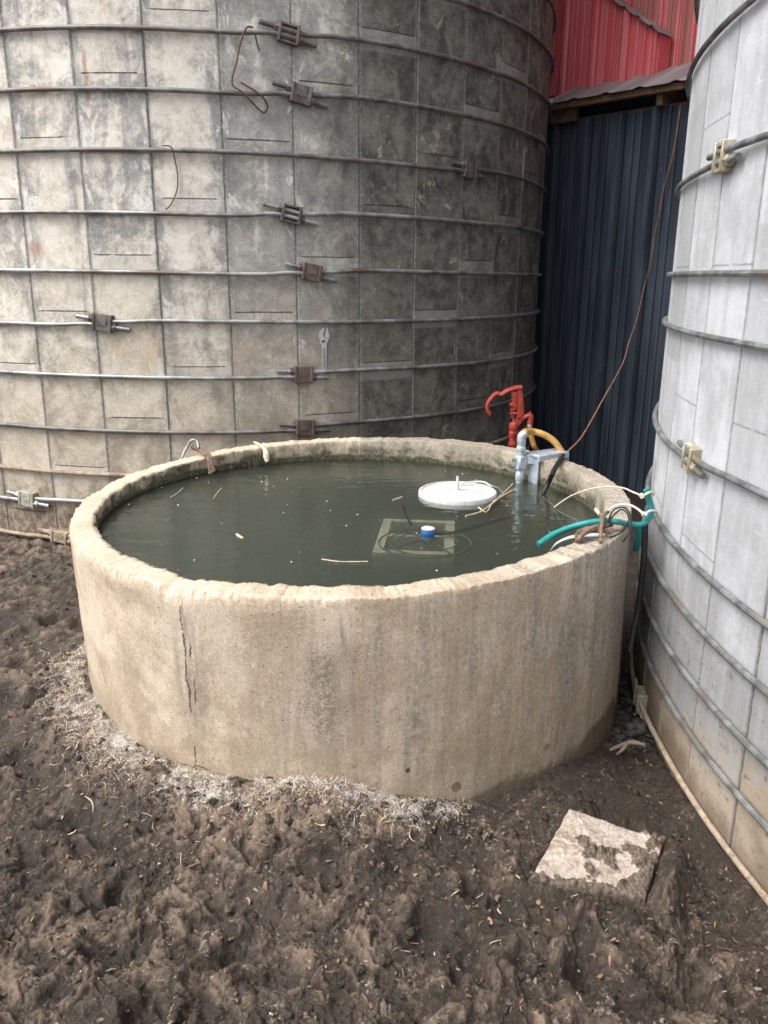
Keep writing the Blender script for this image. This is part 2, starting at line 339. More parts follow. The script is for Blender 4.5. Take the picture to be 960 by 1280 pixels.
def tank_mat():
    n = N('cast_tank_concrete'); uv = n.coord('UV'); X = n.sep(uv); u, z = X[0], X[1]; o = n.coord('Object'); O = n.sep(o)
    P = n.comb(u, z, 0.)
    blot = n.noise(o, 5.5, 6, .65, .3); fine = n.noise(o, 75, 5, .75); grit = n.noise(o, 240, 3, .6); big = n.noise(o, 1.7, 4, .55)
    streak = n.noise(n.scale(P, (8, .5, 1)), 2., 5, .62, .3)
    stone = n.voro(o, 130); pits = n.step(n.voro(o, 34, rnd=1), .11, .05)
    col = n.mix(n.step(n.addn(n.mul(blot, .6), n.mul(big, .5)), .44, .66), (.380, .303, .225), (.635, .538, .428))
    col = n.mix(n.mul(n.step(n.noise(o, 3.1, 5, .6, .4), .52, .66), .55), col, (.48, .415, .345))
    # grey weathering, stronger round to the right
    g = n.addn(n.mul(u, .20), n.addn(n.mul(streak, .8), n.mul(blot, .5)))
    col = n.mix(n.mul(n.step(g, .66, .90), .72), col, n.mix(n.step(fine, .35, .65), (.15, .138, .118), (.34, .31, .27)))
    # dark vertical run left of centre
    run = n.mul(n.step(n.math('ABSOLUTE', n.addn(u, n.addn(.045, n.mul(n.addn(streak, -.5), .35)))), .13, .0), n.mul(n.step(z, -.06, -.20), n.step(z, -.52, -.34)))
    col = n.mix(n.mul(run, n.mul(n.step(fine, .36, .58), .75)), col, (.13, .12, .105))
    # drips from the lip
    dr = n.mul(n.step(n.noise(n.scale(P, (26, 1.2, 1), (1.3, 0, 0)), 1., 3, .6), .62, .68), n.step(z, -.17, -.06))
    col = n.mix(n.mul(dr, .7), col, (.15, .12, .09))
    # mud-tan skirt
    lo = n.addn(z, n.mul(n.addn(blot, -.5), .22))
    col = n.mix(n.mul(n.step(lo, -.34, -.52), .6), col, n.mix(blot, (.27, .21, .14), (.40, .33, .235)))
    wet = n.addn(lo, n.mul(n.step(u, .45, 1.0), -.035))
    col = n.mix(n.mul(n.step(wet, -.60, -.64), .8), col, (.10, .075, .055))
    # pale freshly broken lip
    lip = n.mul(n.step(z, -.055, -.012), n.step(n.addn(n.mul(u, -1.), n.mul(n.addn(blot, -.5), 1.0)), -.35, .5))
    col = n.mix(n.mul(lip, .6), col, n.mix(n.step(fine, .35, .65), (.52, .41, .30), (.66, .55, .43)))
    # cracks
    def crack(u0, z0, z1, w, k):
        c = n.addn(u, n.addn(-u0, n.mul(n.addn(n.noise(n.comb(k, n.mul(z, 1.), 0.), 7, 6, .72), -.5), .06)))
        ww = n.mul(n.noise(n.comb(k+9., z, 0.), 11, 3), w)
        return n.mul(n.step(n.math('SUBTRACT', n.math('ABSOLUTE', c), ww), .002, -.0005), n.mul(n.step(z, z1, z1-.02), n.step(z, z0, z0+.02)))
    ck = n.math('MAXIMUM', n.math('MAXIMUM', crack(-.425, -.37, -.03, .0045, 1.), crack(-.405, -.34, -.15, .003, 2.)), crack(-.425, -.62, -.46, .004, 5.))
    hz = n.math('ABSOLUTE', n.addn(z, n.addn(.535, n.mul(n.addn(n.noise(n.comb(u, 3., 0.), 9, 5, .7), -.5), .09))))
    ck = n.math('MAXIMUM', ck, n.mul(n.step(hz, .0028, .0008), n.mul(n.step(u, -.50, -.45), n.step(u, -.18, -.26))))
    rad = n.math('SQRT', n.addn(n.mul(O[0], O[0]), n.mul(O[1], O[1])))
    outer = n.step(rad, .925, .935); ck = n.mul(n.mul(ck, outer), n.step(n.noise(o, 45, 5, .8), .43, .55))
    halo = n.mul(n.step(n.math('ABSOLUTE', n.addn(u, .415)), .085, .0), n.mul(outer, n.mul(n.step(z, -.05, -.15), n.step(z, -.45, -.34))))
    col = n.mix(n.mul(halo, n.mul(n.step(streak, .42, .56), .55)), col, (.17, .16, .14))
    # plugged hole low on the front, rust-brown bruise
    for (u0, z0, r0, c0) in ((.165, -.498, .009, (.045, .042, .038)), (.30, -.575, .018, (.19, .13, .085)), (.60, -.545, .013, (.23, .165, .11))):
        dd = n.math('SQRT', n.addn(n.math('POWER', n.addn(u, -u0), 2.), n.math('POWER', n.addn(z, -z0), 2.)))
        col = n.mix(n.mul(n.step(n.addn(dd, n.mul(n.addn(fine, -.5), r0*.6)), r0, r0*.7), n.mul(outer, .9)), col, c0)
    col = n.mix(n.mul(ck, .8), col, (.06, .054, .047))
    # inside: green-black algae along the water line
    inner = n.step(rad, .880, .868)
    wl = n.addn(n.geo('Position') if False else n.sep(n.geo('Position'))[2], n.mul(n.addn(blot, -.5), .06))
    patch = n.step(n.noise(o, 9, 5, .65), .42, .6)
    alg = n.mul(inner, n.math('MAXIMUM', n.step(wl, WZ+.032, WZ+.014), n.mul(n.step(wl, WZ+.085, WZ+.035), patch)))
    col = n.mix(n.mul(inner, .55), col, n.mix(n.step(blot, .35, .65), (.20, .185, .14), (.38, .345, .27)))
    col = n.mix(n.mul(alg, .88), col, n.mix(n.step(fine, .4, .65), (.022, .024, .012), (.085, .085, .045)))
    # aggregate and pits
    col = n.mix(n.mul(n.step(grit, .60, .70), .45), col, (.62, .56, .47))
    col = n.mix(n.mul(n.step(n.noise(o, 150, 2, .5), .62, .68), .5), col, (.16, .13, .10))
    col = n.mix(n.mul(pits, .5), col, (.16, .125, .09))
    col = n.mix(n.mul(n.mul(n.step(n.noise(o, 42, 3, .8), .71, .735), outer), .85), col, (.74, .70, .62))
    col = n.mix(.8, col, n.mix(n.step(n.addn(n.mul(fine, .5), n.mul(grit, .5)), .37, .63), (.40, .40, .40), (.60, .60, .60)), 'OVERLAY')
    h = n.addn(n.addn(n.mul(fine, .45), n.mul(grit, .45)), n.addn(n.mul(pits, -.5), n.mul(ck, -1.6)))
    return n.bsdf(col, .88, 0., n.bump(h, .8, .0035), .18)

def mud_mat():
    n = N('trampled_mud'); o = n.coord('Object'); p = n.sep(o)
    big = n.noise(o, 1.3, 4, .6, .4); mid = n.noise(o, 9, 5, .65, .5); fine = n.noise(o, 55, 6, .72, .3); grit = n.noise(o, 230, 4, .7)
    at = n.t.nodes.new('ShaderNodeAttribute'); at.attribute_name = 'crest'; cr_ = at.outputs['Fac']
    wa = n.t.nodes.new('ShaderNodeAttribute'); wa.attribute_name = 'wet'; wet = wa.outputs['Fac']
    f = n.addn(n.addn(n.mul(mid, .55), n.mul(fine, .40)), n.mul(cr_, .30))
    col = n.mix(n.step(f, .45, .70), (.042, .0300, .0215), (.240, .178, .130))
    col = n.mix(n.mul(n.step(big, .45, .7), .4), col, (.115, .092, .074))
    col = n.mix(n.mul(n.step(n.noise(o, 30, 5, .75, .8), .60, .70), .5), col, (.20, .16, .125))
    col = n.mix(n.mul(n.step(grit, .66, .74), .5), col, (.27, .225, .175))
    lt = n.t.nodes.new('ShaderNodeAttribute'); lt.attribute_name = 'litter'; lit = lt.outputs['Fac']
    fib = n.addn(n.mul(n.noise(n.scale(o, (1, 1, 1)), 70, 5, .8, 1.2), .6), n.mul(n.noise(n.scale(o, (1, 1, 1), (4, 7, 1)), 26, 4, .7, 1.5), .5))
    col = n.mix(n.mul(n.step(n.addn(fib, n.mul(lit, .32)), .60, .76), .9), col, n.mix(n.step(grit, .36, .56), (.22, .175, .14), (.70, .665, .62)))
    col = n.mix(n.mul(wet, .62), col, (.040, .032, .026))
    r = n.step(n.addn(n.addn(n.mul(mid, .5), n.mul(fine, .5)), n.mul(wet, -.22)), .32, .62, .33, .86)
    h = n.addn(n.addn(n.mul(fine, .8), n.mul(grit, .25)), n.mul(n.noise(o, 120, 3, .8, .5), .4))
    return n.bsdf(col, r, 0., n.bump(h, .9, .016), .45)

def water_mat():
    n = N('murky_water'); o = n.coord('Object')
    h = n.addn(n.noise(n.scale(o, (1, 2.2, 1)), 9, 3, .5), n.mul(n.noise(o, 40, 2), .12))
    bp = n.bump(h, .32, .012)
    fr = n.t.nodes.new('ShaderNodeFresnel'); fr.inputs[0].default_value = 1.40; n.put(fr.inputs['Normal'], bp)
    gl = n.t.nodes.new('ShaderNodeBsdfGlossy'); gl.inputs['Roughness'].default_value = .015; n.put(gl.inputs['Normal'], bp)
    tr = n.t.nodes.new('ShaderNodeBsdfTransparent'); mx = n.t.nodes.new('ShaderNodeMixShader')
    n.put(mx.inputs[0], fr.outputs[0]); n.put(mx.inputs[1], tr.outputs[0]); n.put(mx.inputs[2], gl.outputs[0])
    n.t.links.new(mx.outputs[0], n.out.inputs[0])
    v = n.t.nodes.new('ShaderNodeVolumePrincipled'); v.inputs['Color'].default_value = (.295, .34, .28, 1); v.inputs['Density'].default_value = 11
    v.inputs['Anisotropy'].default_value = .2
    n.t.links.new(v.outputs[0], n.out.inputs[1]); return n.m

def wall_metal_mat(name, c, c2, rough, streaky=None, pitch=None, phase=0., edge_sheen=None, flank_shade=None):
    n = N(name); uv = n.coord('UV'); X = n.sep(uv); P = n.comb(X[0], X[1], 0.)
    f = n.noise(n.scale(P, (6, .6, 1)), 2., 5, .6); g = n.noise(P, 60, 4, .7)
    col = n.mix(n.step(f, .35, .7), c, c2)
    if streaky:
        col = n.mix(n.mul(n.step(n.addn(n.noise(n.scale(P, (9, .25, 1)), 1.6, 4, .6), n.mul(n.step(X[0], .30, .80), .10)), .54, .63), .85), col, streaky)
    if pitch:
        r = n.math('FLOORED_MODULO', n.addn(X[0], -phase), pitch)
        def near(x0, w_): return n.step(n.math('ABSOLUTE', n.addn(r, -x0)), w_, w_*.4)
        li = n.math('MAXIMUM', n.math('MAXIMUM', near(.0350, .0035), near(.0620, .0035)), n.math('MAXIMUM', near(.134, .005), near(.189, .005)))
        shd_ = n.math('MAXIMUM', n.math('MAXIMUM', near(.018, .006), near(.079, .007)), n.math('MAXIMUM', near(.145, .004), near(.200, .004)))
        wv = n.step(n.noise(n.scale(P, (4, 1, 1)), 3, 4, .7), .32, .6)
        col = n.mix(n.mul(shd_, .75), col, flank_shade); col = n.mix(n.mul(li, n.addn(.12, n.mul(wv, .38))), col, edge_sheen)  # painted rib light: pale lines for edge sheen, dark lines for shaded flanks
    col = n.mix(n.mul(n.step(n.noise(n.scale(P, (1, .35, 1)), 24, 4, .75), .69, .72), .7), col, (.45, .46, .46))
    if pitch and not streaky:
        zz_ = n.addn(n.math('FLOORED_MODULO', n.addn(X[1], .12), .61), -.3); sd_ = n.math('SQRT', n.addn(n.math('POWER', n.addn(r, -.105), 2.), n.math('POWER', zz_, 2.)))
        col = n.mix(n.mul(n.step(sd_, .0095, .0065), .9), col, (.22, .075, .06))
    return n.bsdf(col, n.addn(n.mul(f, .25), rough), 0., n.bump(g, .05, .003), .5)

WA, WD = np.array([1.07, 5.90]), np.array([.684, -.7295]); WNn = np.array([.7295, .684])    # eave line start, direction, inward normal
def onwall(x, y, d):
    r = ray(x, y); n3 = np.array([WNn[0], WNn[1], 0]); w0 = np.array([WA[0]+WNn[0]*d, WA[1]+WNn[1]*d, 0]); return CAM+r*(n3@(w0-CAM))/(n3@r)
PHW = float((onwall(734, 200, .15)[:2]-WA)@WD)-.05
M = dict(
    stave=left_silo_mat(), pale=right_silo_mat(), tank=tank_mat(), mud=mud_mat(), water=water_mat(),
    hoop=metal_mat('hoop_steel', (.24, .25, .25), (.42, .43, .44), (.17, .145, .125), .45, .75, 14),
    hoopd=metal_mat('dark_hoop_steel', (.13, .128, .125), (.26, .255, .25), (.16, .125, .105), .5, .6, 14),
    hoopr=metal_mat('galvanised_hoop', (.15, .165, .165), (.29, .31, .31), (.22, .205, .17), .5, .55, 18),
    hoopmud=plain_mat('mud_coated_hoop', (.35, .28, .21), .8, .25, 25, .2, .4, (.14, .10, .075)),
    rust=metal_mat('rusted_casting', (.11, .078, .070), (.19, .135, .12), (.09, .075, .07), .75, .15, 35, .6),
    darkrust=metal_mat('dark_casting', (.10, .095, .092), (.20, .185, .175), (.11, .085, .075), .6, .35, 35, .6),
    zinc=metal_mat('zinc_casting', (.36, .35, .29), (.52, .51, .44), (.40, .34, .24), .45, .5, 40, .5),
    galv=plain_mat('galvanised_pipe', (.46, .53, .60), .42, .22, 30, .5, .3, (.34, .37, .40), .35),
    chrome=plain_mat('chrome_steel', (.62, .63, .64), .30, .1, 20, .6, .03, None, .95),
    redp=plain_mat('red_enamel', (.33, .040, .028), .42, .22, 25, .5, .3, (.20, .035, .025)),
    tan=plain_mat('tan_rubber', (.47, .27, .085), .5, .2, 14, .4, .2, (.33, .20, .09)),
    teal=plain_mat('teal_plastic', (.012, .25, .235), .38, .2, 18, .5, .15, (.03, .17, .16)),
    white=plain_mat('white_plastic', (.53, .545, .545), .45, .08, 25, .4, .2, (.40, .41, .39)),
    cream=plain_mat('cream_twine', (.66, .60, .47), .8, .2, 60, .2, .5),
    blue=plain_mat('blue_plastic', (.03, .16, .45), .4, .1),
    black=plain_mat('black_rubber', (.02, .02, .022), .5, .3, 30, .4),
    brownlead=plain_mat('brown_cable', (.30, .16, .095), .55, .25, 20, .35),
    leather=plain_mat('brown_strap', (.17, .112, .083), .85, .4, 50, .2, .7, (.30, .23, .175)),
    wire=metal_mat('rusty_wire', (.11, .075, .055), (.18, .12, .09), None, .7, .3, 60),
    wood=plain_mat('weathered_timber', (.20, .125, .075), .85, .3, 18, .2, .5, (.10, .07, .05)),
    wooddark=plain_mat('dark_timber', (.11, .075, .05), .85, .3, 18, .2, .5),
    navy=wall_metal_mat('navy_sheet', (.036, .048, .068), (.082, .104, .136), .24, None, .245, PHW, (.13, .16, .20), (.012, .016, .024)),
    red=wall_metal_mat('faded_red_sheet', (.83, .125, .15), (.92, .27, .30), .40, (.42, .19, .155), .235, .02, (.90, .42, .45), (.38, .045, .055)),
    roof=wall_metal_mat('plum_roof_sheet', (.20, .185, .195), (.36, .34, .36), .38),
    block=None, straw=plain_mat('dry_straw', (.44, .37, .265), .8, .3, 30, .2),
    chaff=plain_mat('pale_chaff', (.74, .71, .67), .9, .3, 40, .15), brown=plain_mat('brown_stalk', (.23, .155, .10), .85, .4, 40, .2),
    clod=plain_mat('mud_clod', (.105, .082, .064), .75, .45, 30, .35, .9), stone=plain_mat('dark_gravel', (.062, .056, .05), .7, .4, 18, .3, .5),
    speck=plain_mat('pale_speck', (.72, .70, .62), .8, .1), cinder=plain_mat('cinder_block', (.60, .59, .45), .9, .25, 30, .2, .8),
    root=plain_mat('grey_root', (.19, .155, .125), .9, .35, 30, .2, .6, (.08, .06, .05)),
    redtip=plain_mat('red_tip', (.45, .10, .10), .6),
)
def block_mat():
    n = N('muddy_block_concrete'); o = n.coord('Object')
    f = n.noise(o, 11, 6, .72, .4); g = n.noise(o, 38, 6, .75, .3); fine = n.noise(o, 140, 4, .75)
    col = n.mix(n.step(n.addn(n.mul(g, .6), n.mul(fine, .4)), .38, .62), (.27, .22, .18), (.49, .43, .37))
    col = n.mix(n.mul(n.step(n.noise(o, 15, 6, .75, .6), .52, .60), .75), col, (.20, .145, .11))
    col = n.mix(n.mul(n.step(n.noise(o, 26, 5, .8, .5), .60, .64), .8), col, (.56, .52, .465))
    at = n.t.nodes.new('ShaderNodeAttribute'); at.attribute_name = 'mud'
    md = n.step(n.addn(at.outputs['Fac'], n.mul(n.addn(g, -.5), .9)), .35, .60)
    col = n.mix(n.mul(md, .96), col, n.mix(n.step(n.addn(n.mul(g, .5), n.mul(fine, .5)), .38, .64), (.048, .037, .029), (.19, .148, .115)))
    return n.bsdf(col, n.addn(n.mul(md, -.15), .85), 0., n.bump(n.addn(n.mul(g, .5), n.mul(fine, .6)), .6, .004), .3)
M['block'] = block_mat()

# ------------------------------------------------------------------ the mud
PHI = np.array([-180, -130, -90, -62, -45, -37, -27, -12, 0, 13, 26, 41, 64, 85, 110, 150, 180.])
LEV = np.array([-.02, .03, .05, .065, .055, .04, .035, .068, .088, .022, -.012, -.008, -.05, -.11, -.12, -.06, -.02])
def ground_base(x, y):
    dx, dy = x-TC[0], y-TC[1]; d = np.hypot(dx, dy)-TR; phi = np.degrees(np.arctan2(dx, -dy))
    L = np.interp(phi, PHI, LEV); w = np.exp(-(np.maximum(d, 0)/.20)**2)
    dsr = np.hypot(x-SRC[0], y-SRC[1])-SRR
    base = .045*np.exp(-(np.maximum(dsr, 0)/.05)**2)*sst(2.3, 2.0, y)+.03*sst(-.3, -1.4, x) - .075*sst(.25, .75, x)*sst(1.0, 1.7, y) + .01
    base = base*sst(60, 8, np.hypot(x, y)) 
    z = base*(1-w)+L*w
    # heap of dung against the front left of the tank
    hp = np.exp(-((d-.06)/.11)**2)*np.interp(phi, [-85, -62, -40, -20, 0, 12, 20], [0, .5, .8, .8, .9, .5, 0])
    return z+.035*hp, d, phi, hp
PITS = [(.44, 1.36, .055, .05), (.60, 1.30, .07, .06), (.10, 1.42, .05, .03), (-.35, 1.5, .06, .035), (-.75, 1.75, .07, .04), (-.2, 1.3, .06, .03), (.62, 1.85, .09, .035),
        (-1.25, 2.3, .08, .05), (-1.0, 2.0, .06, .04), (.05, 1.62, .05, .025), (-1.5, 2.9, .09, .05), (-.55, 1.33, .07, .035)]
HOOF = [(-.30, 1.36, .4, .030), (.16, 1.30, 1.2, .028), (-.62, 1.52, 2.0, .032), (-.12, 1.55, .2, .026), (.30, 1.34, 1.7, .030), (-.45, 1.20, .9, .028), (.05, 1.22, 2.6, .03), (-.85, 1.60, 1.3, .03),
        (-1.05, 1.85, .5, .034), (-1.25, 2.05, 1.6, .034), (-1.4, 2.5, .8, .036), (-1.1, 2.35, 2.2, .034), (-1.65, 2.7, .3, .036), (.52, 1.22, .3, .03), (-.22, 1.66, 1.5, .022), (-1.3, 2.95, 1., .034), (-.95, 1.38, .2, .03), (.24, 1.52, .7, .026)]
def ground(x, y, full=False):
    x = np.asarray(x, float); y = np.asarray(y, float)
    z, d, phi, hp = ground_base(x, y)
    near = sst(9, 4.5, np.hypot(x, y))
    wx = x+.045*fbm(x*6, y*6, 3, 3); wy = y+.045*fbm(x*6+9, y*6-4, 5, 3)
    z = z+sum(h_*np.exp(-((x-a_)**2+(y-b_)**2)/r_**2) for a_, b_, r_, h_ in ((.728, 1.70, .04, .085), (.70, 1.64, .038, .10), (.672, 1.58, .038, .10), (.642, 1.525, .040, .09), (.74, 1.60, .06, .05), (.55, 1.46, .06, .055), (.44, 1.49, .05, .045), (.35, 1.53, .04, .04)))
    lump = .026*fbm(wx*3.0, wy*3.0, 1, 3)
    def bil(s, seed): return 1-np.abs(pn(wx*s, wy*s, seed))*2.2
    b1 = np.abs(pn(wx*9, wy*9, 21)); b2 = np.abs(pn(wx*19+3, wy*19, 22)); b3 = np.abs(pn(wx*41, wy*41+5, 23)); b4 = np.abs(pn(wx*83, wy*83, 24))+.5*np.abs(pn(wx*160, wy*160, 25))
    amp = .46+.42*sst(-.2, .5, pn(x*1.7, y*1.7, 40))
    det = (.021*b1+.015*b2*(0.5+b1*1.5)+.010*b3+.0065*b4)*amp
    det += .008*sst(.05, .16, pn(wx*13, wy*13, 31))+.005*sst(.0, .09, pn(wx*27, wy*27, 33))
    for sc_, am_, sd_ in ((15, .013, 5), (34, .016, 6), (70, .0115, 7), (142, .0065, 8)):
        f1, f2 = worley(wx*sc_+.35*pn(x*sc_*1.6, y*sc_*1.6, sd_), wy*sc_+.35*pn(x*sc_*1.6+7, y*sc_*1.6, sd_+1), sd_)
        hgt = pn(np.floor(wx*sc_)*.37, np.floor(wy*sc_)*.37, sd_+3)
        det = det+am_*np.clip((f2-f1)*1.5, 0, .55)*(amp if sc_ < 30 else .8)*(.55+.8*sst(-.3, .4, pn(x*2.7+sd_, y*2.7, sd_+50)))
    det = det+.003
    pit = 0
    for (a_, b_, r_, h_) in PITS: pit = pit+h_*np.exp(-(((wx-a_)**2+(wy-b_)**2)/r_**2)**1.5)-.35*h_*np.exp(-((np.hypot(wx-a_, wy-b_)-1.35*r_)/(.35*r_))**2)
    for (a_, b_, t_, h_) in HOOF:
        ca_, sa_ = math.cos(t_), math.sin(t_); p_ = (wx-a_)*ca_+(wy-b_)*sa_; q_ = -(wx-a_)*sa_+(wy-b_)*ca_
        for sg in (-1, 1): pit = pit+h_*np.exp(-((((q_-sg*.021)/.019)**2+((p_+.01*sg)/.047)**2))**2)
        pit = pit-.4*h_*np.exp(-((np.hypot(p_/1.35, q_)-.060)/.016)**2)
    k = near*(.55+.45*sst(.0, .12, np.maximum(d, 0)))
    smooth_wet = sst(.15, .6, x)*sst(1.45, 1.9, y)
    det *= (1-.35*smooth_wet)
    zz = z+k*(lump+det-.028)-pit*near
    if not full: return zz
    wet = np.clip(.75*smooth_wet+.9*np.clip(pit/.03, 0, 1)+.35*sst(.1, -.3, pn(x*2.3, y*2.3, 60)), 0, 1)*(1-.8*hp)
    crest = np.clip((det-.026)/.034+.3*hp, 0, 1)
    lit = np.exp(-(np.maximum(d-.02, 0)/.075)**2)*np.minimum(1, hp*2)*sst(-.55, .35, pn(x*7, y*7, 71)+.5*pn(x*19, y*19, 72))
    return zz, wet, crest, lit
def worley(x, y, seed):
    ix, iy = np.floor(x), np.floor(y); f1 = np.full(x.shape, 9.); f2 = np.full(x.shape, 9.)
    for i in (-1, 0, 1):
        for j in (-1, 0, 1):
            cx_, cy_ = ix+i, iy+j; h1 = _hash(cx_, cy_, seed)/4294967295.; h2 = _hash(cx_, cy_, seed+91)/4294967295.
            d = np.hypot(cx_+h1-x, cy_+h2-y); f2 = np.minimum(f2, np.maximum(d, f1)); f1 = np.minimum(f1, d)
    return f1, f2
def axis_pts(fine, lo, hi):
    a = [fine[0]]
    for (end, st) in fine[1:]:
        while a[-1] < end-1e-9: a.append(a[-1]+st)
    r = list(a); s = .03
    while r[-1] < hi: r.append(r[-1]+s); s *= 1.25
    s = .03; l = []; c = a[0]
    while c > lo: c -= s; s *= 1.25; l.append(c)
    return np.array(l[::-1]+r)
gx = axis_pts([-2.5, (-1.05, .010), (1.08, .0036)], -90, 90)
gy = axis_pts([1.08, (1.75, .0034), (2.15, .005), (2.6, .008), (4.3, .012)], -90, 90)
GX, GY = np.meshgrid(gx, gy); GZ, WET, CREST, LIT = ground(GX, GY, True)
nx, ny = len(gx), len(gy)
def gsamp(x, y):
    i = min(max(int(np.searchsorted(gx, x))-1, 0), nx-2); j = min(max(int(np.searchsorted(gy, y))-1, 0), ny-2)
    u, v = (x-gx[i])/(gx[i+1]-gx[i]), (y-gy[j])/(gy[j+1]-gy[j])
    return float(GZ[j, i]*(1-u)*(1-v)+GZ[j, i+1]*u*(1-v)+GZ[j+1, i]*(1-u)*v+GZ[j+1, i+1]*u*v)
me = bpy.data.meshes.new('ground'); me.vertices.add(nx*ny)
me.vertices.foreach_set('co', np.stack([GX, GY, GZ], -1).astype(np.float32).ravel())
ii, jj = np.meshgrid(np.arange(nx-1), np.arange(ny-1)); b0 = (jj*nx+ii).ravel()
quads = np.stack([b0, b0+1, b0+nx+1, b0+nx], -1).astype(np.int32)
me.loops.add(quads.size); me.loops.foreach_set('vertex_index', quads.ravel())
me.polygons.add(len(quads)); me.polygons.foreach_set('loop_start', np.arange(0, quads.size, 4, dtype=np.int32))
me.update(calc_edges=True); me.polygons.foreach_set('use_smooth', np.ones(len(quads), bool))
for nm, arr in (('wet', WET), ('crest', CREST), ('litter', LIT)):
    at = me.attributes.new(nm, 'FLOAT', 'POINT'); at.data.foreach_set('value', arr.astype(np.float32).ravel())
me.materials.append(M['mud']); g = bpy.data.objects.new('ground', me); COL.objects.link(g); tag(g, 'dark trampled churned mud of the farmyard', 'mud', kind='structure')

# ------------------------------------------------------------------ silos
def silo_wall(name, c, R, nst, seam0, jz, top, mat, parent, gro=.0045):
    """concrete staves: every stave a flat-faced panel with chamfered grooves round it"""
    mb = MB(); da = 2*PI/nst; s0 = math.radians(seam0)
    ts = [0, .010, .022, .5, .978, .99]
    for k in range(nst):
        off = jz[k % len(jz)]; zs = [-.35]; z = off-math.ceil((off+.35)/.745)*.745
        dep = [0]
        while z < top-.01:
            z += .745
        zs.append(top); dep.append(0)
        jit = random.uniform(-.003, .003)
        vs = []; uvs = []
        for z, dd in zip(zs, dep):
            for t in ts+[1.]:
                a_ = s0+(k+t)*da
                seam = 1 if t in (0, .010, .99, 1.) else 0
                r = R+jit*(0 if seam else 1)-(gro if t in (.010, .99) else (gro if t in (0, 1.) else 0))
                if dd and not seam and 0 < t < 1: r -= .0045
                vs.append((c[0]+r*math.sin(a_), c[1]-r*math.cos(a_), z)); uvs.append((k+t, z))
        n = len(ts)+1
        fs = [[i*n+j, i*n+j+1, (i+1)*n+j+1, (i+1)*n+j] for i in range(len(zs)-1) for j in range(n-1)]
        # keep u running through zero where the camera looks
        kk = k if k < nst/2 else k-nst
        mb.add(vs, fs, [(u-k+kk, z) for u, z in uvs])
    return mb.build(name, mat, parent, smooth=False)
def frame(c, az):
    a_ = math.radians(az); return np.array([math.cos(a_), math.sin(a_), 0]), np.array([math.sin(a_), -math.cos(a_), 0])
def hoop(c, R, z0, rad, mat, parent, caz=None, off=.016, slope=.0, ext=.11, gap=.0135, dz=0.):
    Rh = R+gap; mb = MB(); pts = []
    if caz is None:
        for k in range(240): a_ = 2*PI*k/240; pts.append((c[0]+Rh*math.sin(a_), c[1]-Rh*math.cos(a_), z0))
        mb.tube(pts, rad, 8, 1, True, spline=False)
    else:
        ea = math.degrees(ext/Rh)
        azs = np.unique(np.concatenate([np.linspace(-ea, 6, 40), np.linspace(6, 354, 200), np.linspace(354, 360+ea, 40)]))
        for q in azs:
            s1 = q; s2 = q-360
            z = z0+off*math.exp(-(max(s1, 0)/24)**2)-off*math.exp(-(min(s2, 0)/24)**2)
            # the threaded ends slant with the lug
            if s1 < 12: z += -slope*math.radians(s1)*Rh*math.exp(-(s1/3.2)**2) if s1 > 0 else -slope*math.radians(s1)*Rh
            if s2 > -12: z += -slope*math.radians(s2)*Rh*math.exp(-(s2/3.2)**2) if s2 < 0 else -slope*math.radians(s2)*Rh
            a_ = math.radians(caz+q); lift = .006*(math.exp(-(s1/4)**2)+math.exp(-(s2/4)**2))
            pts.append((c[0]+(Rh+lift)*math.sin(a_), c[1]-(Rh+lift)*math.cos(a_), z))
        mb.tube(pts, rad, 10, 1, False, spline=False)
    return mb.build('hoop', mat, parent)
def coupling(c, R, z0, caz, rad, mat, hp, off, slope, L=.085, H=.10, gap=.0135, tip=None, closed=True):
    """cast lug: two end flanges, a hollow body between them, a nut on each threaded end"""
    t, n = frame(c, caz); zz = np.array([0, 0, 1.])
    ca, sa = math.cos(math.atan(slope)), math.sin(math.atan(slope))
    T = t*ca-zz*sa; V = zz*ca+t*sa; o = np.array([c[0], c[1], 0])+n*(R+gap)+zz*z0
    mb = MB(); D = rad*1.7
    for s_ in (-1, 1): mb.box(o+T*s_*(L/2-.005), (T, V, n), (.006, H/2, D+.004), .3)
    mb.box(o-n*D*.35, (T, V, n), (L/2-.008, H/2-.006, D*.5), .2)
    if closed: mb.box(o+n*D*.72, (T, V, n), (L/2-.009, H/2-.004, .004), .2); mb.box(o+n*(D*.72+.004)+V*H*.1, (T, V, n), (L/2-.022, H/2-.022, .0025), .3)
    for s_ in (-1, 1):
        mb.box(o+V*s_*(H/2-.006), (T, V, n), (L/2-.008, .005, D*.9), .3)
        mb.tube([o+V*s_*off-T*(L/2-.01), o+V*s_*off+T*(L/2-.01)], rad*1.45, 12, spline=False)
    for s_ in (-1, 1):
        p = o+V*s_*-off+T*s_*(L/2+.010); mb.lathe(p-T*.011, T, [(0, rad*1.7), (.002, rad*1.9), (.02, rad*1.9), (.022, rad*1.7)], 6)
    if tip: p = o-V*off+T*.099; mb.lathe(p, T, [(0, rad*1.05), (.004, rad*1.05), (.005, rad*.9)], 10, mi=1)
    return mb.build('coupling', [mat, tip] if tip else mat, hp)

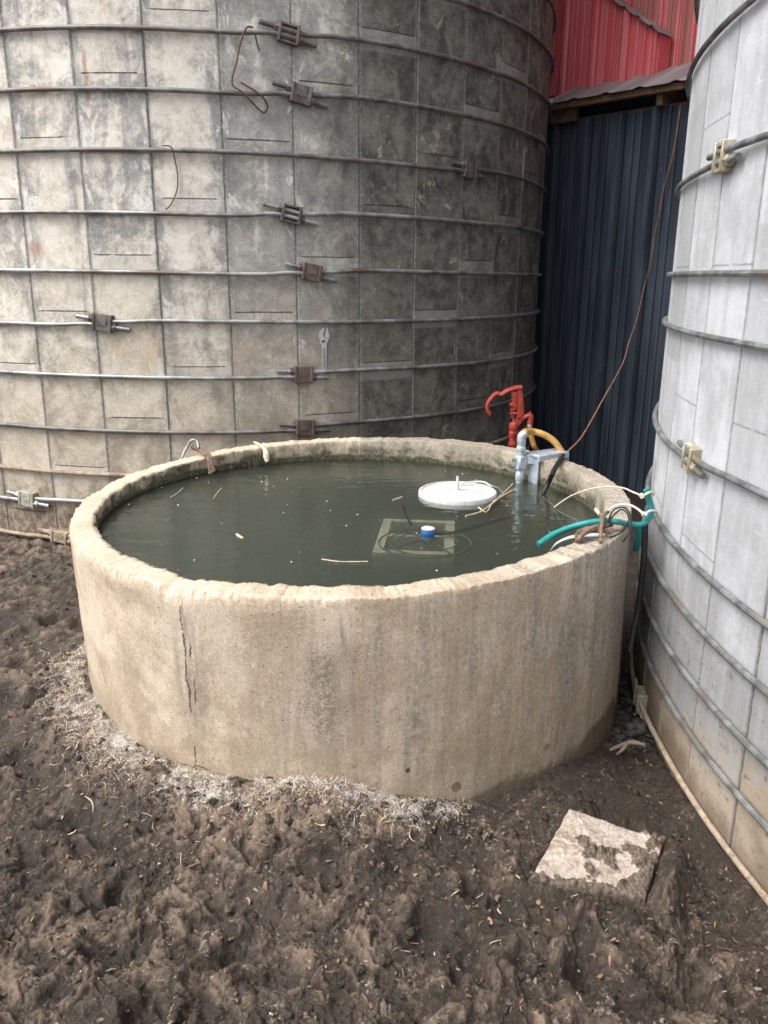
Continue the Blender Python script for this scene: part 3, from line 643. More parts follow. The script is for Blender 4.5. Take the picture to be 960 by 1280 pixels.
left = thing('concrete_silo', 'tall weathered grey stave silo behind the tank, with a wrench hanging on it', 'silo', (SLC[0], SLC[1], 0), 'stave silos beside the tank')
silo_wall('stave_wall', SLC, SLR, 43, 1.7, [.94, 1.205, 1.442], 8.0, M['stave'], left)
HL = [(2.864, None, 'd', 0), (2.619, None, 'd', 0), (2.364, 18.0, 'd', .20), (2.129, 19.3, 'd', .22), (1.883, 44.5, 'd', .1), (1.629, 17.8, 'g', .22), (1.374, 20.2, 'g', .20),
      (1.142, -5.6, 'g', .14), (.899, 18.9, 'g', .05), (.638, 18.95, 'd', .05), (.417, None, 'm', 0), (.262, -19, 'w', .10), (.078, -14.5, 'm', .12)]
HL += [(2.864+.25*k, None, 'd', 0) for k in range(1, 4)]
for z0, caz, kd, sl_ in HL:
    hm = {'d': M['hoopd'], 'g': M['hoop'], 'm': M['hoopmud'], 'w': M['hoop']}[kd]
    h_ = hoop(SLC, SLR, z0, .0105, hm, left, caz, .0125, sl_, .125)
    if caz is not None:
        cm = {2.364: M['darkrust'], .638: M['rust'], 2.129: M['darkrust'], 1.883: M['darkrust'], 1.629: M['darkrust'], 1.142: M['darkrust'], .262: M['zinc'], .078: M['hoopmud']}.get(z0, M['rust'])
        coupling(SLC, SLR, z0, caz, .0105, cm, h_, .0125, sl_, .090, .080 if z0 > .1 else .06, closed=z0 not in (2.364, 1.629))
mb = MB(); mb.lathe((SLC[0], SLC[1], 8.0), (0, 0, 1), [(0, SLR+.06), (.05, SLR+.06), (.55, SLR*.75), (.95, SLR*.4), (1.1, .02)], 48); mb.build('silo_cap', M['hoop'], left)

right = thing('concrete_silo', 'tall pale grey stave silo close beside the tank on the right of the picture', 'silo', (SRC[0], SRC[1], 0), 'stave silos beside the tank')
silo_wall('stave_wall', SRC, SRR, 71, -89.0, [.3, .67], 8.0, M['pale'], right, .005)
HR = [(2.24, None, 'd', 0), (1.985, None, 'd', 0), (1.655, -93.35, 'g', .0), (1.372, None, 'g', 0), (1.212, None, 'g', 0), (.880, -93.0, 'g', .10), (.607, None, 'g', 0), (.457, None, 'g', 0),
      (.296, None, 'g', 0), (.152, None, 'g', 0), (-.022, -98.3, 'm', .06)]
HR += [(2.24+.25*k, None, 'd', 0) for k in range(1, 5)]
for z0, caz, kd, sl_ in HR:
    h_ = hoop(SRC, SRR, z0, .0085, {'d': M['hoopd'], 'g': M['hoopr'], 'm': M['hoopmud']}[kd], right, caz, .0125, sl_, .112, .014)
    if caz is not None: coupling(SRC, SRR, z0, caz, .0085, M['zinc'], h_, .0125, sl_, .068, .074, .014, closed=False)
mb = MB(); mb.lathe((SRC[0], SRC[1], 8.0), (0, 0, 1), [(0, SRR+.06), (.05, SRR+.06), (.55, SRR*.75), (.95, SRR*.4), (1.1, .02)], 48); mb.build('silo_cap', M['hoop'], right)

# ------------------------------------------------------------------ shed between the silos
WA, WD = np.array([1.07, 5.90]), np.array([.684, -.7295]); WNn = np.array([.7295, .684])    # eave line start, direction, inward normal
def wp(s, d, z): q = WA+WD*s+WNn*d; return np.array([q[0], q[1], z])
def onwall(x, y, d):
    r = ray(x, y); n3 = np.array([WNn[0], WNn[1], 0]); return CAM+r*(n3@(wp(0, d, 0)-CAM))/(n3@r)
def ribbed(mb, s0, s1, zlo, zhi, d, pitch=.235, amp=.020, up=None, uvo=0, phase=0):
    """trapezoid-ribbed sheet with small ribs between; zlo / zhi are functions of s"""
    prof = [(0, 0), (.02, 0), (.035, 1), (.062, 1), (.077, 0), (.125, 0), (.13, .18), (.138, .18), (.143, 0), (.18, 0), (.185, .18), (.193, .18), (.198, 0)]
    ss = [s0]; hh = [0]; k = math.floor((s0-phase)/pitch)-1
    while k*pitch+phase < s1+pitch:
        for a_, h in prof:
            s = k*pitch+phase+a_
            if s0 < s < s1: ss.append(s); hh.append(h*amp)
        k += 1
    ss.append(s1); hh.append(0); vs = []; uvs = []
    for s, h in zip(ss, hh):
        for z in (zlo(s), zhi(s)): vs.append(wp(s, d-h, z)); uvs.append((s+uvo, z))
    for s, h in zip(ss, hh):
        for z in (zlo(s), zhi(s)): vs.append(wp(s, d-h+.004, z)); uvs.append((s+uvo, z))
    m = len(ss); fs = [[2*i, 2*i+2, 2*i+3, 2*i+1] for i in range(m-1)]+[[2*m+2*i+1, 2*m+2*i+3, 2*m+2*i+2, 2*m+2*i] for i in range(m-1)]
    fs += [[2*i+1, 2*i+3, 2*m+2*i+3, 2*m+2*i+1] for i in range(m-1)]
    mb.add(vs, fs, uvs)
shed = thing('metal_shed', 'navy ribbed metal shed with a low lean-to roof between the two silos', 'shed', wp(.8, .3, 0))
S0, S1 = -.02, 1.62
PHW = float((onwall(734, 200, .15)[:2]-WA)@WD)-.05
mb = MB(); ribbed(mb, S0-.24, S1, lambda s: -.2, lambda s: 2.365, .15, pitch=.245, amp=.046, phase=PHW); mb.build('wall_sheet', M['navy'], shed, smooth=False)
# back and side walls of the shed
mb = MB()
for (p, q) in ((wp(S0-.3, 3.2, 0), wp(S1, 3.2, 0)), (wp(S0-.3, 1.3, 0), wp(S0-.3, 3.2, 0)), (wp(S1, .9, 0), wp(S1, 3.2, 0))):
    dd = q-p; L = np.linalg.norm(dd); dd /= L; mb.box((p+q)/2+np.array([0, 0, 1.3]), (dd, np.cross([0, 0, 1.], dd), (0, 0, 1)), (L/2-.01, .02, 1.5), .1)
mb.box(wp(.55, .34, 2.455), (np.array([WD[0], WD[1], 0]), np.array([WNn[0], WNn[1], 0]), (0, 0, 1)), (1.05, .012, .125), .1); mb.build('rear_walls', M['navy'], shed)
mb = MB(); w3 = np.array([WD[0], WD[1], 0]); n3 = np.array([WNn[0], WNn[1], 0]); Z3 = np.array([0, 0, 1.])
mb.box(wp(.8, .19, 2.352), (w3, n3, Z3), (.82, .02, .03), .1)
mb.box(wp(.8, .055, 2.444), (w3, n3, Z3), (.82, .025, .020), .12); mb.build('eave_board', M['wood'], shed)
mb = MB()
for s in (.10, .755, 1.40): mb.box(wp(s, .20, 2.405), (w3, n3, Z3), (.022, .14, .045), .1)
f_ = mb
r1 = MB(); r1.box(wp(.755, .21, 2.415), (w3, n3, Z3), (.022, .13, .05), .1); r1.build('rafter', M['wood'], shed)
r2 = MB(); r2.box(wp(1.40, .21, 2.415), (w3, n3, Z3), (.022, .13, .05), .1); r2.build('rafter', M['wood'], shed)
r3 = MB(); r3.box(wp(.055, .10, 2.400), (w3, n3, Z3), (.10, .022, .052), .1); r3.build('purlin_end', M['wooddark'], shed)
def roof_sheet(mb, s0, s1, d0, z0, d1, z1, pitch=.235, amp=.03, th=.004, phase=0.):
    prof = [(0, 0), (.02, 0), (.045, 1), (.07, 1), (.095, 0), (.16, 0)]
    ss = [s0]; hh = [0]; k = math.floor((s0-phase)/pitch)-1
    while k*pitch+phase < s1+pitch:
        for a_, h in prof:
            s = k*pitch+phase+a_
            if s0 < s < s1: ss.append(s); hh.append(h*amp)
        k += 1
    ss.append(s1); hh.append(0); m = len(ss); vs = []; uvs = []
    for lay in (0, -th):
        for s, h in zip(ss, hh):
            for d, z in ((d0, z0), (d1, z1)): vs.append(wp(s, d, z+h+lay)); uvs.append((s, d))
    fs = [[2*i, 2*i+2, 2*i+3, 2*i+1] for i in range(m-1)]+[[2*m+2*i+1, 2*m+2*i+3, 2*m+2*i+2, 2*m+2*i] for i in range(m-1)]
    fs += [[2*i, 2*m+2*i, 2*m+2*i+2, 2*i+2] for i in range(m-1)]
    mb.add(vs, fs, uvs)
mb = MB(); roof_sheet(mb, -.10, 1.62, 0, 2.464, .60, 2.701, amp=.009, phase=.13); mb.build('roof_sheet', M['roof'], shed, smooth=False)
mb = MB(); mb.box(wp(-.015, .02, 2.475), (w3, n3, Z3), (.03, .02, .018), .4); mb.build('roof_corner', M['white'], shed)

barn = thing('red_barn', 'faded red ribbed metal barn rising above the navy shed roof', 'barn', wp(.6, 1.5, 0))
A0 = onwall(692, 115, .37); s_of = lambda P: float((P[:2]-WA)@WD)
rA = s_of(onwall(817, 97, .37)); topR = onwall(812, 33, .37); topL = onwall(765, 0, .37)
ta = lambda s: topR[2]+(s-s_of(topR))*(topL[2]-topR[2])/(s_of(topL)-s_of(topR))
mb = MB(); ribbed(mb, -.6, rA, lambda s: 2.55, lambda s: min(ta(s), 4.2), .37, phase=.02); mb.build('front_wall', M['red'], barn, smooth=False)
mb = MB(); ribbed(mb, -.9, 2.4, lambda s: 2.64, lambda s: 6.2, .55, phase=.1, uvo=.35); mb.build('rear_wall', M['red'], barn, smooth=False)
# the corrugated roof edge over the front wall: ribs run back, so the edge shows a row of humps
mb = MB(); vs = []; uvs = []; sA, sB = rA+.03, -.7; K = 96
for lay in (0, -.006):
    for i in range(K+1):
        s = sA+(sB-sA)*i/K; ph = ((sA-s) % .105)/.105; h = .016*max(0, 1-abs(ph-.5)*4)
        for d in (.335, .53): vs.append(wp(s, d, ta(s)+.012+h+lay)); uvs.append((s, d))
m2 = 2*(K+1)
fs = [[2*i, 2*i+2, 2*i+3, 2*i+1] for i in range(K)]+[[m2+2*i+1, m2+2*i+3, m2+2*i+2, m2+2*i] for i in range(K)]+[[2*i, m2+2*i, m2+2*i+2, 2*i+2] for i in range(K)]
mb.add(vs, fs, uvs); mb.build('roof_edge', M['roof'], barn, smooth=False)
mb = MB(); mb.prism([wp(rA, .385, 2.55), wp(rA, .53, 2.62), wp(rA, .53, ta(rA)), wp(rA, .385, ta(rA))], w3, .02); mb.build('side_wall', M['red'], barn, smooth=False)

# ------------------------------------------------------------------ the tank
NT = 1800
e1 = np.array([1, 0, -TN[0]/TN[2]]); e1 /= np.linalg.norm(e1); e2 = np.cross(TN, e1)
ph = np.arange(NT)/NT*2*PI-PI                       # 0 faces the camera (-Y); positive to +X
deg = np.degrees(ph); cx, cy = np.sin(ph), -np.cos(ph)
def ring_noise(s, seed, o=4): return fbm(cx*s+40, cy*s+40, seed, o)
chipL = np.interp(deg, [-110, -95, -70, -45, -28, -20, -8, 10, 40], [.3, .9, 1.2, 1.3, 1.5, .8, .5, .2, .12])
chip = .003+np.clip(.009*ring_noise(5, 2)+.006*ring_noise(17.3, 3)+.007*ring_noise(61, 8, 4), -.004, .05)
chipO = .004+np.clip(chip, .001, .05)*(.35+chipL)+.012*np.clip(chipL-.3, 0, 2)*(.6+.8*np.clip(ring_noise(9, 14), -.5, 1))
chipO += (.4+chipL)*.006*np.clip(ring_noise(75, 15, 3), -.4, 1); chipO = np.maximum(chipO, .003)
chipO += .022*np.exp(-((deg+27)/2.2)**2)
chipI = .003+.6*np.clip(.004+.007*ring_noise(9, 5)+.010*ring_noise(34, 6)+.008*ring_noise(95, 7, 3), .0005, .035)*(.6+.9*chipL)
topz = .004*ring_noise(3, 9)+.004*ring_noise(14, 10)-.012*np.exp(-((deg+27)/3)**2)+.006*np.interp(deg, [-180, -100, -60, 0, 180], [0, .3, 0, 0, 0])
rows = []      # (radius, z)
bulge = .004*ring_noise(2.5, 30)
zl = np.linspace(-.80, -.075, 26)
for z in zl: rows.append((TR+bulge+.0022*pn(deg*.35, np.full(NT, z*14), 50)+.0010*pn(deg*1.3, np.full(NT, z*50), 51), np.full(NT, z)))
cz = chipO*np.interp(deg, [-180, -100, -60, -20, 10, 180], [.8, 1., 1.15, 1.1, .8, .7])
rows.append((TR+bulge, topz-cz-.012)); rows.append((TR+bulge-.001, topz-cz))
rows.append((TR+bulge-chipO*.28, topz-cz*.42+.004*ring_noise(58, 61, 3)*(.4+chipL))); rows.append((TR+bulge-chipO*.62, topz-cz*.14+.004*ring_noise(66, 62, 3)*(.4+chipL)))
rows.append((TR+bulge-chipO, topz))
for t in (.25, .5, .75): rows.append(((TR-chipO)*(1-t)+(TI+chipI)*t, topz+.0022*pn(deg*.9, np.full(NT, t*9), 70)+.0022*pn(deg*2.3, np.full(NT, t*13), 71)+.0012*pn(deg*4.5, np.full(NT, t*31), 72)))
rows.append((TI+chipI, topz)); rows.append((TI+chipI*.35, topz-chipI*.35)); rows.append((TI+.002*ring_noise(30, 77, 3), topz-chipI))
for z in (-.05, -.07, -.09, -.12, -.2, -.335): rows.append((TI+.0035*pn(deg*.5, np.full(NT, z*30), 80), np.full(NT, z)))
nr = len(rows); V = np.zeros((nr, NT, 3)); UVv = np.zeros((nr, NT, 2))
for i, (r, z) in enumerate(rows): V[i, :, 0] = r*cx; V[i, :, 1] = r*cy; V[i, :, 2] = z; UVv[i, :, 0] = ph*TR; UVv[i, :, 1] = z
me = bpy.data.meshes.new('stock_tank'); fs = []
for i in range(nr-1):
    for k in range(NT): fs.append((i*NT+k, i*NT+(k+1) % NT, (i+1)*NT+(k+1) % NT, (i+1)*NT+k))
fs.append(tuple((nr-1)*NT+k for k in range(NT)))          # floor
me.from_pydata(V.reshape(-1, 3).tolist(), [], fs)
uvl = me.uv_layers.new(name='UVMap'); fl = np.zeros(len(me.loops)*2)
li = np.zeros(len(me.loops), int); me.loops.foreach_get('vertex_index', li); U2 = UVv.reshape(-1, 2)[li]
for q in range(0, (nr-1)*NT*4, 4):
    if (q//4) % NT == NT-1:
        for s_ in (1, 2): U2[q+s_, 0] += 2*PI*TR
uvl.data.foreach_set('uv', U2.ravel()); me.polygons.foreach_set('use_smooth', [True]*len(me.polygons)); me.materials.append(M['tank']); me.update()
tank = bpy.data.objects.new('stock_tank', me); COL.objects.link(tank)
tank.matrix_world = Matrix(((e1[0], e2[0], TN[0], TC[0]), (e1[1], e2[1], TN[1], TC[1]), (e1[2], e2[2], TN[2], TC[2]), (0, 0, 0, 1)))
tag(tank, 'round tan concrete stock tank with chipped rim, brimming with murky water', 'water tank')
# water
mb = MB(); K = 160; ctr = (TC[0], TC[1]); Rw = TI+.012
top = [(ctr[0]+Rw*math.cos(2*PI*k/K), ctr[1]+Rw*math.sin(2*PI*k/K), WZ) for k in range(K)]; bot = [(x, y, .275) for x, y, z in top]
mb.add(top+bot, [list(range(K)), [K+k for k in range(K)][::-1]]+[[k, K+k, K+(k+1) % K, (k+1) % K] for k in range(K)])
w = mb.build('water', M['water'], smooth=False); tag(w, 'murky green water standing in the round tank', 'water', kind='structure')

# ------------------------------------------------------------------ wrench and wires on the left silo
t, n = frame(SLC, 21.8); zz = np.array([0, 0, 1.]); wo_ = np.array([SLC[0], SLC[1], 0])+n*(SLR+.0040)
wr = thing('adjustable_wrench', 'chrome adjustable wrench hanging head up behind a silo hoop', 'wrench', wo_+zz*.98)
def wq(x, z): return wo_+t*x+zz*z
mb = MB()
mb.prism([wq(-.010, .885), wq(.010, .885), wq(.0115, .98), wq(.014, 1.045), wq(.024, 1.060), wq(.019, 1.070), wq(.002, 1.068), wq(-.006, 1.085), wq(.003, 1.113), wq(-.002, 1.117), wq(-.014, 1.110), wq(-.024, 1.098), wq(-.027, 1.078), wq(-.020, 1.050), wq(-.0135, 1.035), wq(-.0115, .98)], n, .007)
mb.prism([wq(-.006, .89), wq(.006, .89), wq(.0065, 1.02), wq(-.0065, 1.02)], n, .0085, 1)
ring = [wq(.0105*math.cos(q), .876+.0135*math.sin(q)) for q in np.linspace(0, 2*PI, 17)[:-1]]; mb.tube(ring, .0052, 8, 2, True)
mb.build('handle', [M['chrome'], M['hoop']], wr)
mb = MB(); mb.prism([wq(.004, 1.072), wq(.022, 1.070), wq(.028, 1.064), wq(.026, 1.085), wq(.018, 1.117), wq(.010, 1.115), wq(.008, 1.090)], n, .0085); mb.build('movable_jaw', M['chrome'], wr)
mb = MB(); mb.lathe(wq(-.004, 1.053)+n*.005-t*.006, t*.93+zz*.25, [(0, .0045), (.001, .006), (.013, .006), (.014, .0045)], 12); mb.build('worm_screw', M['darkrust'], wr)

def on_left(x, y, g=.03): return oncyl(x, y, SLC, SLR+g)
mb = MB(); mb.tube([on_left(a_, b_, g_) for a_, b_, g_ in ((316, 34, .035), (308, 35, .04), (300, 55, .03), (296, 76, .03), (290, 104, .032), (304, 116, .036), (326, 139, .012), (333, 138, .012), (334, 131, .014), (325, 118, .034), (301, 103, .03))], .0042, 8, 8)
tag(mb.build('bent_wire', M['wire'], origin=on_left(305, 85)), 'rusty wire bent to a long hook over the two topmost silo hoops in view', 'wire')
mb = MB(); mb.tube([on_left(a_, b_, g_) for a_, b_, g_ in ((202, 182, .034), (214, 184, .036), (219, 202, .012), (222, 220, .010), (221, 238, .010), (214, 255, .012), (207, 262, .033))], .003, 6, 6)
tag(mb.build('loose_wire', M['wire'], origin=on_left(215, 220)), 'thin rusty wire curving between two hoops on the weathered silo', 'wire')
mb = MB(); mb.tube([on_left(319, 42, .008), on_left(321, 53, .008), on_left(324, 64, .008)], .0036, 6, 4)
tag(mb.build('wire_scrap', M['wire'], origin=on_left(321, 53)), 'short scrap of wire stuck to the silo beside the hooked wire', 'wire')

# ------------------------------------------------------------------ yard hydrant behind the tank
HY = 3.78
def hp_(x, y, d=0): return aty(x, y, HY+d)
gz = gsamp(hp_(640, 560)[0], HY); b = hp_(640.5, 560); base = np.array([b[0], b[1], gz-.05])
hyd = thing('yard_hydrant', 'red cast iron yard hydrant with curved lever behind the tank', 'hydrant', (b[0], b[1], gz))
mb = MB(); mb.lathe(base, (0, 0, 1), [(0, .0125), (b[2]-base[2]+.03, .0125)], 16); mb.build('standpipe', M['redp'], hyd)
z0 = hp_(640.5, 557)[2]; k_ = HY/FOC*1.02
mb = MB(); mb.lathe((b[0], b[1], z0), (0, 0, 1), [(0, .018), (.002, .0205), (.016, .0205), (.018, .017), (.030, .016), (.045, .0185), (.050, .0205), (.066, .0215), (.070, .019), (.074, .021), (.104, .021), (.109, .0185), (.112, .009)], 20)
# back column of the head, with a web
mb.prism([hp_(647, 533), hp_(654, 524), hp_(654.5, 512), hp_(652, 484), hp_(646.5, 483), hp_(646, 500), hp_(645, 520), hp_(641, 531)], (0, 1, 0), .022)
mb.prism([hp_(646.5, 500), hp_(651, 500), hp_(651.5, 520), hp_(646, 522)], (0, 1, 0), .034)
mb.build('head_casting', M['redp'], hyd)
mb = MB(); mb.lathe(hp_(641.5, 533), (0, 0, 1), [(-.03, .005), (.075, .005)], 10); mb.build('pump_rod', M['chrome'], hyd)
mb = MB(); Lk = hp_(641, 510)
for q in ((641.5, 519, .011, .014), (641, 512, .0125, .009), (640.5, 506, .010, .012), (642, 499, .012, .010)):
    mb.lathe(hp_(q[0], q[1])-np.array([0, 0, q[3]]), (0, 0, 1), [(0, q[2]*.8), (.003, q[2]), (q[3]*1.6, q[2]), (q[3]*1.9, q[2]*.7)], 8)
mb.tube([hp_(637, 505.5, -.012), hp_(648, 509, -.012)], .006, 8, spline=False); mb.tube([hp_(637.5, 517, -.012), hp_(646, 517, -.012)], .005, 8, spline=False)
for s_ in (-.013, .013): mb.prism([hp_(640, 490, s_), hp_(646, 490, s_), hp_(645, 512, s_), hp_(641, 512, s_)], (0, 1, 0), .005)
mb.build('linkage', M['redp'], hyd)
mb = MB()
lev = [(652, 484.5), (645, 485), (637, 487.5), (631.5, 490), (626, 493.5), (621.5, 492), (617, 494.5), (612, 500.5), (609, 507), (609.5, 513), (612.5, 518.5)]
up_ = [hp_(x, y) for x, y in lev]
for s_ in (-.010, .010): mb.tube([p+np.array([0, s_*(1-i/14), 0]) for i, p in enumerate(up_)], [.0085]*3+[.008]*8, 8, 5)
mb.tube([p+np.array([0, 0, .003]) for p in up_], [.009]*11, 8, 5)
mb.build('lever', M['redp'], hyd)
mb = MB(); mb.tube([hp_(651, 524), hp_(656, 521.5), hp_(661, 520), hp_(663, 522), hp_(662.5, 529.5)], [.013, .0125, .0135, .0145, .0145], 14, 4)
mb.tube([hp_(662.3, 521), hp_(662.8, 514.5)], [.009, .006], 8, spline=False); mb.build('spout', M['redp'], hyd)
mb = MB(); mb.lathe(hp_(662.3, 529), (0, 0, -1), [(0, .010), (.004, .012), (.016, .012), (.02, .0085)], 12); mb.build('hose_fitting', M['zinc'], hyd)

# ------------------------------------------------------------------ filler pipe on its bracket, and its hose
PB = onz(649, 602.5, WZ); pz = lambda y: aty(649, y, PB[1])[2]
ro = oncyl(669, 598, TC, TI, True)-TC; ro[2] = 0; ro /= np.linalg.norm(ro); rt = np.array([-ro[1], ro[0], 0])
rimb = np.array([TC[0], TC[1], 0])+ro*TI; rz = .625+.02687*(ro[0]*TI)+.01594*(ro[1]*TI)
fill = thing('filler_pipe', 'galvanised filler pipe clamped to a bracket hooked over the tank rim', 'pipe', (PB[0], PB[1], WZ))
mb = MB(); mb.lathe((PB[0], PB[1], WZ-.15), (0, 0, 1), [(0, .0145), (pz(545)-WZ+.15, .0145)], 20); mb.build('pipe', M['galv'], fill)
mb = MB()
mb.lathe((PB[0], PB[1], pz(563)), (0, 0, 1), [(0, .0165), (.003, .0195), (.014, .0195), (.016, .0172), (.034, .0172), (.036, .0185), (.046, .0185)], 20)
elb = [np.array([PB[0], PB[1], pz(551)]), np.array([PB[0], PB[1], pz(546)]), np.array([PB[0]+.006, PB[1], pz(543.5)]), np.array([PB[0]+.016, PB[1]+.002, pz(541.5)])]
mb.tube(elb, [.0185, .0185, .018, .0175], 16, 5); mb.build('elbow', M['galv'], fill); mb = MB()
mb.lathe((PB[0], PB[1], pz(599)), (0, 0, 1), [(-.005, .0155), (0, .0175), (.03, .0175), (.033, .0155)], 20); mb.build('fitting', M['galv'], fill)
zc = pz(578)
mb = MB(); mb.box((PB[0], PB[1], zc), (ro, rt, Z3), (.022, .020, .030), .3)
q0 = np.array([PB[0], PB[1], zc])+ro*.02; q1 = np.array([rimb[0], rimb[1], zc])-ro*.010; mid = (q0+q1)/2; ax_ = (q1-q0)/np.linalg.norm(q1-q0)
mb.box(mid+np.array([0, 0, .012]), (ax_, np.array([-ax_[1], ax_[0], 0]), Z3), (np.linalg.norm(q1-q0)/2+.012, .006, .018), .2); mb.build('clamp', M['galv'], fill)
for kz in (-.013, .013):
    mb = MB(); mb.lathe(np.array([PB[0], PB[1], zc+kz])-ro*.018-np.array([.012, 0, 0]), (-1, -.25, 0), [(0, .008), (.007, .008), (.009, .005)], 6); mb.build('bolt', M['chrome'], fill)
zt = rz+.010
mb = MB()
mb.box(np.array([rimb[0], rimb[1], (zt+WZ-.06)/2])-ro*.010, (ro, rt, Z3), (.004, .027, (zt-WZ+.06)/2), .2)
mb.box(np.array([rimb[0], rimb[1], zt+.006])+ro*.055, (ro, rt, Z3), (.082, .042, .0045), .2)
for s_ in (-1, 1): mb.box(np.array([rimb[0], rimb[1], zt-.004])+ro*.055+rt*s_*.041, (ro, rt, Z3), (.080, .003, .012), .2)
mb.box(np.array([rimb[0], rimb[1], zt-.03])+ro*.140, (ro, rt, Z3), (.0035, .040, .036), .2); mb.build('bracket', M['galv'], fill)
hz_ = [hp_(662.3, 534), hp_(664, 545), hp_(667, 556), hp_(672, 572, -.01)]
o_ = np.array([TC[0], TC[1], 0])+ro*(TR+.05)
hose = hz_+[np.array([o_[0]-.05, o_[1]+.1, .40]), np.array([o_[0]+.02, o_[1]+.06, .36]), np.array([o_[0]+.055, o_[1]-.03, .46])]
ex = aty(704, 568, 3.30)
hose += [aty(705.5, 576, 3.28), aty(699, 560, 3.29), aty(690, 549.5, 3.30), aty(678, 542.5, 3.30), aty(665, 539.5, 3.30), aty(656, 540, PB[1]+.003), elb[3], elb[2]]
mb = MB(); mb.tube(hose, [.0125]*4+[.0135]*(len(hose)-4), 12, 8)
tag(mb.build('garden_hose', M['tan'], origin=(o_[0], o_[1], .5)), 'tan rubber hose looping from the hydrant spout to the filler pipe', 'hose')

# ------------------------------------------------------------------ power cord
W_ = lambda x, y: onwall(x, y, .10)
lead = [W_(851, 131), W_(846, 165), W_(843.5, 179), W_(839, 202), W_(830.5, 231), W_(825, 260), W_(818, 295), W_(813, 329), W_(804.5, 361)]
for (x, y), Y in zip(((796, 399), (786, 428), (778.5, 454), (755, 497), (729, 543), (712, 562), (704, 569)), (5.2, 5.0, 4.8, 4.35, 3.8, 3.42, onrim(704, 569, .012)[1])): lead.append(aty(x, y, Y))
cord = thing('power_cord', 'brown and black power cord dropping from the navy wall into the water', 'cord', aty(704, 569, 3.33))
mb = MB(); mb.tube(lead, [.0036]*len(lead), 8, 5); mb.build('brown_lead', M['brownlead'], cord)
blk = [onrim(704, 569, .012), onrim(699, 577, .013), onrim(692, 589, .013), onz(687, 600, .605), onz(679, 617, WZ)]
mb = MB(); mb.tube(blk, [.0085, .010, .010, .0095, .009], 10, 6)
mb.tube([onz(679, 617, WZ), onz(668, 632, WZ-.02), onz(650, 643, WZ-.022), onz(620, 651, WZ-.02), onz(590, 660, WZ-.02), onz(560, 667, WZ-.018), onz(543, 667, WZ-.012)], .0055, 8, 6)
mb.build('black_lead', M['black'], cord)

# ------------------------------------------------------------------ float, block, heater
fc = onz(572, 613, WZ+.018)
fl_ = thing('tank_float', 'round white plastic float with a short centre post lying on the water', 'float', (fc[0], fc[1], WZ))
RD = .150
mb = MB(); mb.lathe((fc[0], fc[1], WZ-.03), (0, 0, 1), [(0, RD-.012), (.012, RD), (.040, RD+.001), (.046, RD-.001), (.049, RD-.006), (.0485, RD-.011), (.044, RD-.013), (.0435, .05), (.045, .03), (.0455, .002)], 64); mb.build('disc', M['white'], fl_)
mb = MB(); mb.lathe((fc[0], fc[1]+.015, WZ+.013), (0, 0, 1), [(0, .016), (.004, .015), (.005, .0065), (.052, .0055), (.058, .004)], 16); mb.build('post', M['white'], fl_)
zf = WZ+.022
mb = MB(); mb.tube([onz(575, 604.5, zf), onz(585, 603, zf+.004), onz(596, 602, zf+.006), onz(606, 603, zf+.006), onz(613, 607, zf+.004), onz(621, 609.5, WZ+.012), onz(624, 611, WZ+.004)], .0038, 8, 6); mb.build('tether', M['white'], fl_)
mb = MB(); mb.tube([onz(621, 609.5, WZ+.010), onz(630, 616, WZ-.004), onz(645, 619, WZ-.006), onz(665, 617, WZ-.006), onz(682, 624, WZ-.005), onz(700, 640, WZ-.004), onz(725, 652, WZ-.006)], .0026, 6, 6)
tag(mb.build('tether_line', M['hoopr'], origin=onz(640, 612, WZ)), 'thin grey line trailing on the water from the white float past the pipe', 'line')
# cinder block on the tank floor, two open cores
c00, c10, c01, c11 = onz(462, 700, .5), onz(570, 702, .5), onz(480, 655, .5), onz(568, 660, .5)
bc = (c00+c10+c01+c11)/4; ey = (c01+c11-c00-c10)/2; ey[2] = 0; LY = np.linalg.norm(ey); ey /= LY; ex_ = np.array([ey[1], -ey[0], 0]); LX = .255; ZT_, ZB = .524, .29
mb = MB()
def bb(x0, x1, y0, y1): mb.box(bc*np.array([1, 1, 0])+ex_*(x0+x1)/2+ey*(y0+y1)/2+Z3*(ZT_+ZB)/2, (ex_, ey, Z3), ((x1-x0)/2, (y1-y0)/2, (ZT_-ZB)/2), .06)
hx, hy, th = LX/2, LY/2, .032
bb(-hx, -hx+th, -hy, hy); bb(hx-th, hx, -hy, hy)
for y0 in (-hy, -th/2, hy-th): bb(-hx+th-.001, hx-th+.001, y0+.002, y0+th-.002)
tag(mb.build('cinder_block', M['cinder'], origin=(bc[0], bc[1], ZB)), 'hollow cinder block standing under the water below the blue cap', 'block')
hc = onz(535, 666, WZ)
heat = thing('tank_heater', 'sunken wire ring heater with a blue and white cap at the water surface', 'heater', (hc[0], hc[1], ZT_))
mb = MB(); mb.lathe((hc[0], hc[1], WZ-.035), (0, 0, 1), [(0, .016), (.012, .022), (.048, .0225)], 24); mb.build('blue_cap', M['blue'], heat)
mb = MB(); mb.lathe((hc[0], hc[1], WZ+.0135), (0, 0, 1), [(0, .022), (.003, .0222), (.005, .019), (.006, .004)], 24); mb.build('cap_lid', M['white'], heat)
mb = MB()
for (r_, dz, dx) in ((.135, -.022, .005), (.095, -.018, 0), (.150, -.024, -.012)):
    mb.tube([(hc[0]+dx+r_*math.cos(q), hc[1]-.03+r_*1.0*math.sin(q), WZ+dz) for q in np.linspace(0, 2*PI, 41)[:-1]], .0022, 6, 1, True, spline=False)
for q in (.5, 2.2, 3.7, 5.2): mb.tube([(hc[0], hc[1], WZ-.02), (hc[0]+.16*math.cos(q), hc[1]-.03+.16*math.sin(q), WZ-.022)], .0025, 6, spline=False)
mb.build('wire_guard', M['hoopd'], heat)
